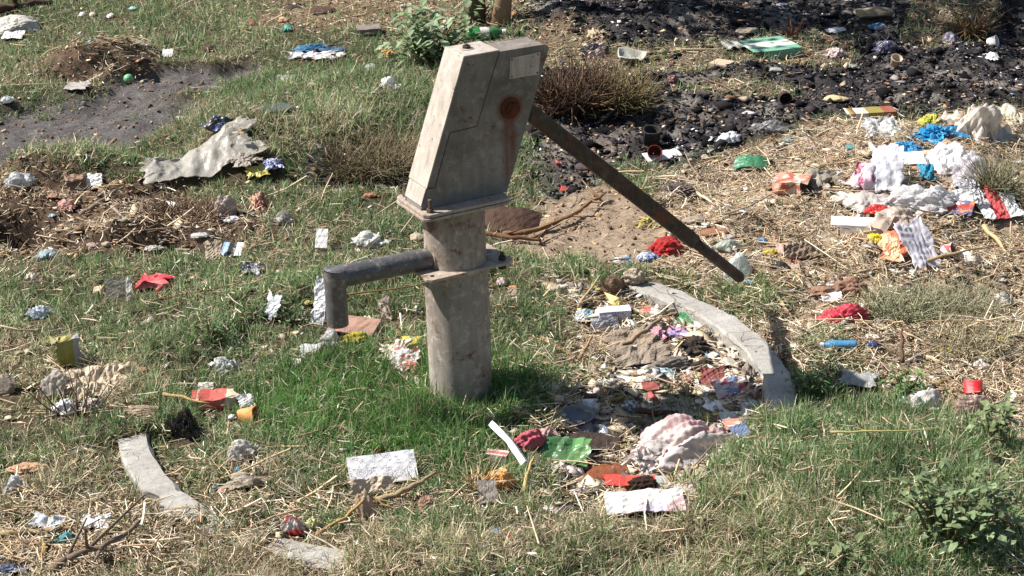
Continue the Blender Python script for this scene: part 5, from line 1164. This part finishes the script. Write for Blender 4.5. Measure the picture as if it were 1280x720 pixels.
# ---------------------------------------------------------------- stuff nobody could count
RNG = np.random.default_rng(77)
def occupied(x, y, grow=1., fr=0.):
    k = np.ones_like(x)
    for fx, fy, rx, ry, a, st in FOOT:
        m = (np.abs(x-fx) < .5) & (np.abs(y-fy) < .5)
        if not m.any(): continue
        dx = x[m]-fx; dy = y[m]-fy; dy = dy+fr; u = dx*math.cos(a)+dy*math.sin(a); v = -dx*math.sin(a)+dy*math.cos(a)
        ins = (u/(rx*grow+.003+fr*.3))**2+(v/(ry*grow+.006+fr))**2 < 1
        kk = k[m]; kk[ins] *= (1-st); k[m] = kk
    k[(x+.1424)**2+y**2 < .088**2] = 0
    return k
def on_kerb(d): return (d > RING_R-RING_W-.004) & (d < RING_R+.004)
def scatter(n, near=1.7, x0=-3., x1=3., y0=-1.3, y1=4.9):
    """points on the ground, denser towards the front"""
    u = RNG.random(n); y = y0+(y1-y0)*(u**near); w = .95+(y-y0)*.40
    x = (RNG.random(n)*2-1)*(w+.55); return x, y
def keep(x, y, dens, grow=1., fr=0.):
    m = RNG.random(len(x)) < dens*occupied(x, y, grow, fr); return m
def blades(name, label, x, y, z, L, wd, az, lean, curl, colr, mat):
    n = len(x); d = np.stack([np.cos(az), np.sin(az), 0*az], 1); s = np.stack([-np.sin(az), np.cos(az), 0*az], 1)
    tw = RNG.random(n)*6.28; s = np.stack([np.cos(tw), np.sin(tw), 0*tw], 1)
    P0_ = np.stack([x, y, z-.004], 1); pts = []; a = lean.copy(); q = P0_
    for k in range(4):
        pts.append(q); q = q+(d*np.sin(a)[:, None]+np.array([0, 0, 1.])*np.cos(a)[:, None])*(L/3)[:, None]; a = a+curl
    V = np.empty((n, 7, 3), np.float32); w = wd[:, None]
    V[:, 0] = pts[0]-s*w*.5; V[:, 1] = pts[0]+s*w*.5; V[:, 2] = pts[1]-s*w*.45; V[:, 3] = pts[1]+s*w*.45; V[:, 4] = pts[2]-s*w*.3; V[:, 5] = pts[2]+s*w*.3; V[:, 6] = pts[3]
    V[:, :, 2] = np.maximum(V[:, :, 2], (z-.004)[:, None])
    b = (np.arange(n)*7)[:, None]; T = np.array([[0, 1, 3], [0, 3, 2], [2, 3, 5], [2, 5, 4], [4, 5, 6]])
    Q = (b[:, :, None]+T[None]).reshape(-1, 3)
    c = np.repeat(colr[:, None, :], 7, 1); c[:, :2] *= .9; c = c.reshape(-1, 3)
    o = big_mesh(name, V.reshape(-1, 3), Q, mat, np.clip(c, 0, 1), n=3); tag(o, label, kind='stuff'); return o
def pal(cols, n, w=None, var=.25):
    P = np.array([lin(c)[:3] for c in cols]); i = RNG.choice(len(P), n, p=w); return P[i]*(1+var*RNG.normal(size=n)).clip(.45, 1.7)[:, None]
GREEN = [(112, 138, 84), (86, 116, 62), (144, 162, 116), (102, 128, 90), (140, 150, 108), (66, 94, 50)]
DRY = [(196, 178, 148), (170, 150, 122), (212, 196, 168), (138, 118, 94), (170, 160, 130), (222, 208, 182)]
def outer(n):
    x = RNG.uniform(-8, 8, n); y = -3.4+15*RNG.random(n)**1.3; w = .95+(y+1.3)*.40+.55
    m = (np.abs(x) > w-.15) | (y < -1.25) | (y > 4.8); return x[m], y[m]
def grass_layer(n, green_part, Lr, wr, name, label, tuft=True, out=False):
    x, y = outer(n) if out else scatter(n)
    if tuft:   # gather into tufts
        g = .055; cx = (np.floor(x/g)+_h(np.floor(x/g), np.floor(y/g), 3))*g; cy = (np.floor(y/g)+_h(np.floor(x/g), np.floor(y/g), 9))*g
        t = RNG.random(len(x))*.6; x = x*(1-t)+cx*t; y = y*(1-t)+cy*t
    Rg = regions(x, y); cl = fbm(x, y, 9, 3, 15)
    gr = Rg['green']
    dens = Rg['grass']*(np.clip(gr*1.25, .05, 1) if green_part else np.clip(1.1-gr*.85, .12, 1))*sst(.22, .5, cl+.12)
    ks = kerb_shows(x, y); dens = np.where(on_kerb(Rg['d']), dens*(1-.97*np.clip(ks*1.3, 0, 1)), dens)
    tip = .35+.65*np.clip(cl*1.4, 0, 1)
    m = keep(x, y, dens, 1.02, .016); x, y, gr, tip = x[m], y[m], gr[m], tip[m]; k = len(x); z = height(x, y)
    far = 1+.35*np.clip((y)/4, 0, 1)
    tall = 1+.5*blob((*plane_px(x, y), fbm(x, y, 3.2, 4, 5)), 400, 150, 190, 70)
    L = RNG.uniform(*Lr, k)*tip*tall; wd = RNG.uniform(*wr, k)*far
    px_, py_ = plane_px(x, y)
    vary = (.62+.85*fbm(x, y, 5.5, 4, 501))[:, None]
    lush = blob((px_, py_, fbm(x, y, 3.2, 4, 5)), 480, 500, 210, 80)[:, None]
    c = pal(GREEN, k) if green_part else pal(DRY, k)
    if green_part:
        c = c*(1-.55*lush)+lush*.55*np.array(lin((78, 126, 46)))[:3]*1.0
        dr = np.clip(.5-gr, 0, .5)[:, None]*1.0; c = c*(1-dr)+dr*np.array(lin((150, 142, 98)))[:3]
    c = c*vary; L = L*(1+.45*lush[:, 0]+.25*blob((px_, py_, fbm(x, y, 3.2, 4, 5)), 1120, 590, 190, 100))*(.5+1.0*fbm(x, y, 7, 3, 502))
    lean = np.abs(RNG.normal(size=k))*.7+.15; curl = RNG.uniform(-.4, 1.0, k)
    if not green_part: lean = np.abs(RNG.normal(size=k))*.7+.35; curl = RNG.uniform(-.3, 1.0, k)
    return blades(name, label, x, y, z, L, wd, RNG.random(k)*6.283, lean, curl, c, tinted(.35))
grass_layer(950000, True, (.026, .072), (.0016, .0038), 'grass', 'short uneven green grass growing round the pump and up the slope')
grass_layer(520000, False, (.03, .09), (.0012, .0026), 'dry_grass', 'dry straw coloured grass mixed through the green')
grass_layer(330000, True, (.04, .10), (.003, .006), 'grass', 'short green grass spreading over the waste ground around the pump area', out=True)
grass_layer(200000, False, (.04, .11), (.002, .005), 'dry_grass', 'dry grass spreading over the waste ground around the pump area', out=True)
def stalks(name, label, x, y, L, rad, colr, lift=.004, bend=.25, tiltv=.12, mat=None, par=None):
    n = len(x); az = RNG.random(n)*6.283; z = height(x, y)+lift+RNG.random(n)**2*.03; el = RNG.normal(size=n)*tiltv
    d = np.stack([np.cos(az)*np.cos(el), np.sin(az)*np.cos(el), np.sin(el)], 1); s = np.stack([-np.sin(az), np.cos(az), 0*az], 1); u = np.cross(d, s)
    c0 = np.stack([x, y, z], 1); bd = RNG.normal(size=n)*bend*L; V = np.empty((n, 9, 3), np.float32)
    for j, t in enumerate((-.5, 0, .5)):
        c = c0+d*(L*t)[:, None]+s*(bd*(.25-t*t)*1.)[:, None]
        for k in range(3):
            an = k*2.094+.5; V[:, j*3+k] = c+(s*math.cos(an)+u*math.sin(an))*(rad*(1-.35*(j == 2)))[:, None]
    b = (np.arange(n)*9)[:, None]; T = np.array([[j*3+k, j*3+(k+1) % 3, j*3+3+(k+1) % 3, j*3+3+k] for j in (0, 1) for k in range(3)])
    Q = (b[:, :, None]+T[None]).reshape(-1, 4)
    o = big_mesh(name, V.reshape(-1, 3), Q, mat or tinted(.1), np.clip(np.repeat(colr, 9, 0), 0, 1)); tag(o, label, kind='stuff'); return o
STRAW = [(216, 198, 170), (196, 174, 144), (232, 218, 194), (172, 148, 120), (138, 116, 94), (206, 180, 142)]
def straw_layer(n, name, label, Lr, rr, boost=1.):
    x, y = scatter(n, 1.5); Rg = regions(x, y); px_, py_ = plane_px(x, y); nn = fbm(x, y, 3.2, 4, 5); P = (px_, py_, nn)
    d = .95*Rg['straw']+.75*Rg['basin']+.5*Rg['top']+.45*Rg['bank']+.35*Rg['light']+.10*Rg['soil']+.12*Rg['grass']+.9*blob(P, 70, 670, 160, 55)+.35*blob(P, 300, 640, 300, 80)+.5*blob(P, 690, 480, 60, 60)+.35*blob(P, 330, 140, 60, 20)
    d = d*(1-.97*Rg['ash'])*(1-.8*Rg['mud'])*np.where(on_kerb(Rg['d']), np.where(px_ < 600, 1-.96*kerb_shows(x, y), 1-.82*kerb_shows(x, y)), 1)
    bare = blob(P, 845, 492, 72, 30); d = d*(1-.93*bare)*(1-.6*blob(P, 735, 290, 90, 40))
    cl = fbm(x, y, 6, 3, 66); d = d*sst(.25, .6, cl+.1)
    m = keep(x, y, np.clip(d*boost, 0, 1), 1., .008); x, y = x[m], y[m]; k = len(x)
    return stalks(name, label, x, y, RNG.uniform(*Lr, k)*RNG.random(k).clip(.25, 1), RNG.uniform(*rr, k), pal(STRAW, k, None, .32), mat=tinted(.15), tiltv=.22)
straw_layer(380000, 'straw', 'loose short straw strewn over the dirt, the hollow and the litter', (.02, .085), (.0006, .0016))
straw_layer(16000, 'coarse_straw', 'longer coarse straw stalks strewn over the dirt', (.08, .24), (.0016, .0034), .8)
def chips(name, label, x, y, size, cols, w, mat, flat=.5, lift=0., var=.3):
    n = len(x); z = height(x, y)+lift; R3 = RNG.normal(size=(n, 6, 3))*.28
    base = np.array([[1, 0, 0], [-1, 0, 0], [0, 1, 0], [0, -1, 0], [0, 0, 1], [0, 0, -1]], float)[None]+R3
    sc = size[:, None]*np.stack([RNG.uniform(.6, 1.4, n), RNG.uniform(.4, 1.1, n), RNG.uniform(.4, 1, n)*flat], 1)
    V = base*sc[:, None, :]; a = RNG.random(n)*6.283; t = RNG.normal(size=n)*.4
    ct, st = np.cos(t)[:, None], np.sin(t)[:, None]; V = np.stack([V[..., 0], V[..., 1]*ct-V[..., 2]*st, V[..., 1]*st+V[..., 2]*ct], -1)
    ca, sa = np.cos(a)[:, None], np.sin(a)[:, None]; V = np.stack([V[..., 0]*ca-V[..., 1]*sa, V[..., 0]*sa+V[..., 1]*ca, V[..., 2]], -1)
    V = V+np.stack([x, y, z+size*.3*flat], 1)[:, None, :]
    T = np.array([[0, 2, 4], [2, 1, 4], [1, 3, 4], [3, 0, 4], [2, 0, 5], [1, 2, 5], [3, 1, 5], [0, 3, 5]]); b = (np.arange(n)*6)[:, None]
    Q = (b[:, :, None]+T[None]).reshape(-1, 3); c = np.repeat(pal(cols, n, w, var), 6, 0)
    o = big_mesh(name, V.reshape(-1, 3), Q, mat, np.clip(c, 0, 1), n=3); tag(o, label, kind='stuff'); return o
x, y = scatter(330000, .8); Rg = regions(x, y); m = keep(x, y, Rg['ash']*1., .8); x, y = x[m], y[m]
pn = fbm(x, y, 2.6, 4, 300); fine = RNG.random(len(x)) < .55
chips('ash_debris', 'charred black crumbs and cinders over the burnt ground', x[fine], y[fine], RNG.gamma(2., .0020, fine.sum()).clip(.0015, .012), [(20, 19, 21), (32, 30, 32), (52, 49, 50), (96, 90, 88)], [.38, .3, .2, .12], tinted(0, .9, .1), .7, 0, .4)
fl = ~fine & (RNG.random(len(x)) < sst(.35, .6, pn)+.35)
chips('ash_flakes', 'flat flakes of burnt paper, grey ash and singed scraps over the burnt ground', x[fl], y[fl], RNG.gamma(1.5, .0036, fl.sum()).clip(.002, .024), [(22, 21, 24), (40, 38, 42), (70, 66, 68), (112, 106, 104), (170, 162, 156), (104, 80, 62), (206, 200, 194)], [.36, .22, .15, .12, .065, .05, .035], tinted(0, .95, .08), .12, .003, .4)
bl = RNG.random(len(x)) < .018
chips('charred_lumps', 'charred black lumps of burnt rubbish over the burnt ground', x[bl], y[bl], RNG.gamma(2.2, .0075, bl.sum()).clip(.005, .05), [(22, 21, 23), (34, 31, 33), (54, 48, 48), (70, 66, 66)], [.45, .3, .15, .1], tinted(0, .95, .08), .6, 0, .35)
lt = ~fine & ~fl & (RNG.random(len(x)) < .7)
chips('singed_litter', 'singed brown and tan litter between the patches of ash', x[lt], y[lt], RNG.gamma(1.6, .003, lt.sum()).clip(.002, .014), [(130, 100, 74), (98, 74, 56), (168, 144, 114), (70, 56, 46)], None, tinted(0, .8, .2), .2, .003)
x, y = scatter(110000, 1.0); Rg = regions(x, y)
m = keep(x, y, .55*Rg['straw']+.9*Rg['bank']+.7*Rg['top']+.7*Rg['basin']+.5*Rg['soil']+.7*Rg['light']+.4*Rg['mud']+.10*Rg['grass'], .8); x, y = x[m], y[m]
chips('soil_crumbs', 'crumbs of dry soil, bark and leaf litter over the dirt', x, y, RNG.gamma(2., .0022, len(x)).clip(.0015, .016), [(138, 114, 88), (108, 86, 64), (84, 64, 48), (176, 152, 124), (124, 86, 60)], [.3, .25, .15, .2, .1], tinted(0, .9, .1), .7)
x, y = scatter(60000, 1.3); a_ = RNG.random(20000)*6.283; r_ = np.sqrt(RNG.random(20000))*.84; x = np.concatenate([x, RING_C[0]+r_*np.cos(a_)]); y = np.concatenate([y, RING_C[1]+r_*np.sin(a_)]); Rg = regions(x, y); px_, py_ = plane_px(x, y); nn = fbm(x, y, 3.2, 4, 5); P_ = (px_, py_, nn)
m = keep(x, y, .5*Rg['basin']*(1-.97*blob(P_, 845, 492, 70, 30))*sst(.3, .6, fbm(x, y, 7, 3, 400))+.5*blob(P_, 925, 465, 50, 60)*Rg['inside']+.10*Rg['straw']*sst(.4, .65, fbm(x, y, 4, 3, 401))+.10*blob(P_, 1130, 260, 130, 80), .8); x, y = x[m], y[m]
chips('shredded_litter', 'pale shredded paper, film and card packed among the straw', x, y, RNG.gamma(2.2, .0088, len(x)).clip(.006, .042), [(226, 220, 208), (208, 192, 166), (190, 170, 142), (228, 206, 198), (176, 170, 164), (150, 120, 96), (200, 100, 92), (120, 110, 104), (214, 196, 120)], [.26, .22, .18, .10, .08, .07, .02, .04, .03], tinted(.2, .55), .10, .010)
x, y = scatter(52000, 1.2); Rg = regions(x, y)
m = keep(x, y, .5*Rg['straw']+.8*Rg['top']+.5*Rg['basin']+.5*Rg['light']+.5*Rg['bank']+.15*Rg['grass']+.15*Rg['ash'], .9); x, y = x[m], y[m]
chips('litter_flakes', 'tiny flakes of paper, plastic, husk and dead leaf among the straw', x, y, RNG.gamma(1.8, .0044, len(x)).clip(.003, .028), [(222, 216, 204), (196, 176, 146), (160, 120, 86), (206, 190, 160), (170, 160, 150), (120, 90, 66), (190, 90, 80), (110, 150, 170)], [.16, .22, .2, .16, .1, .12, .02, .02], tinted(.15, .6), .18, .006)
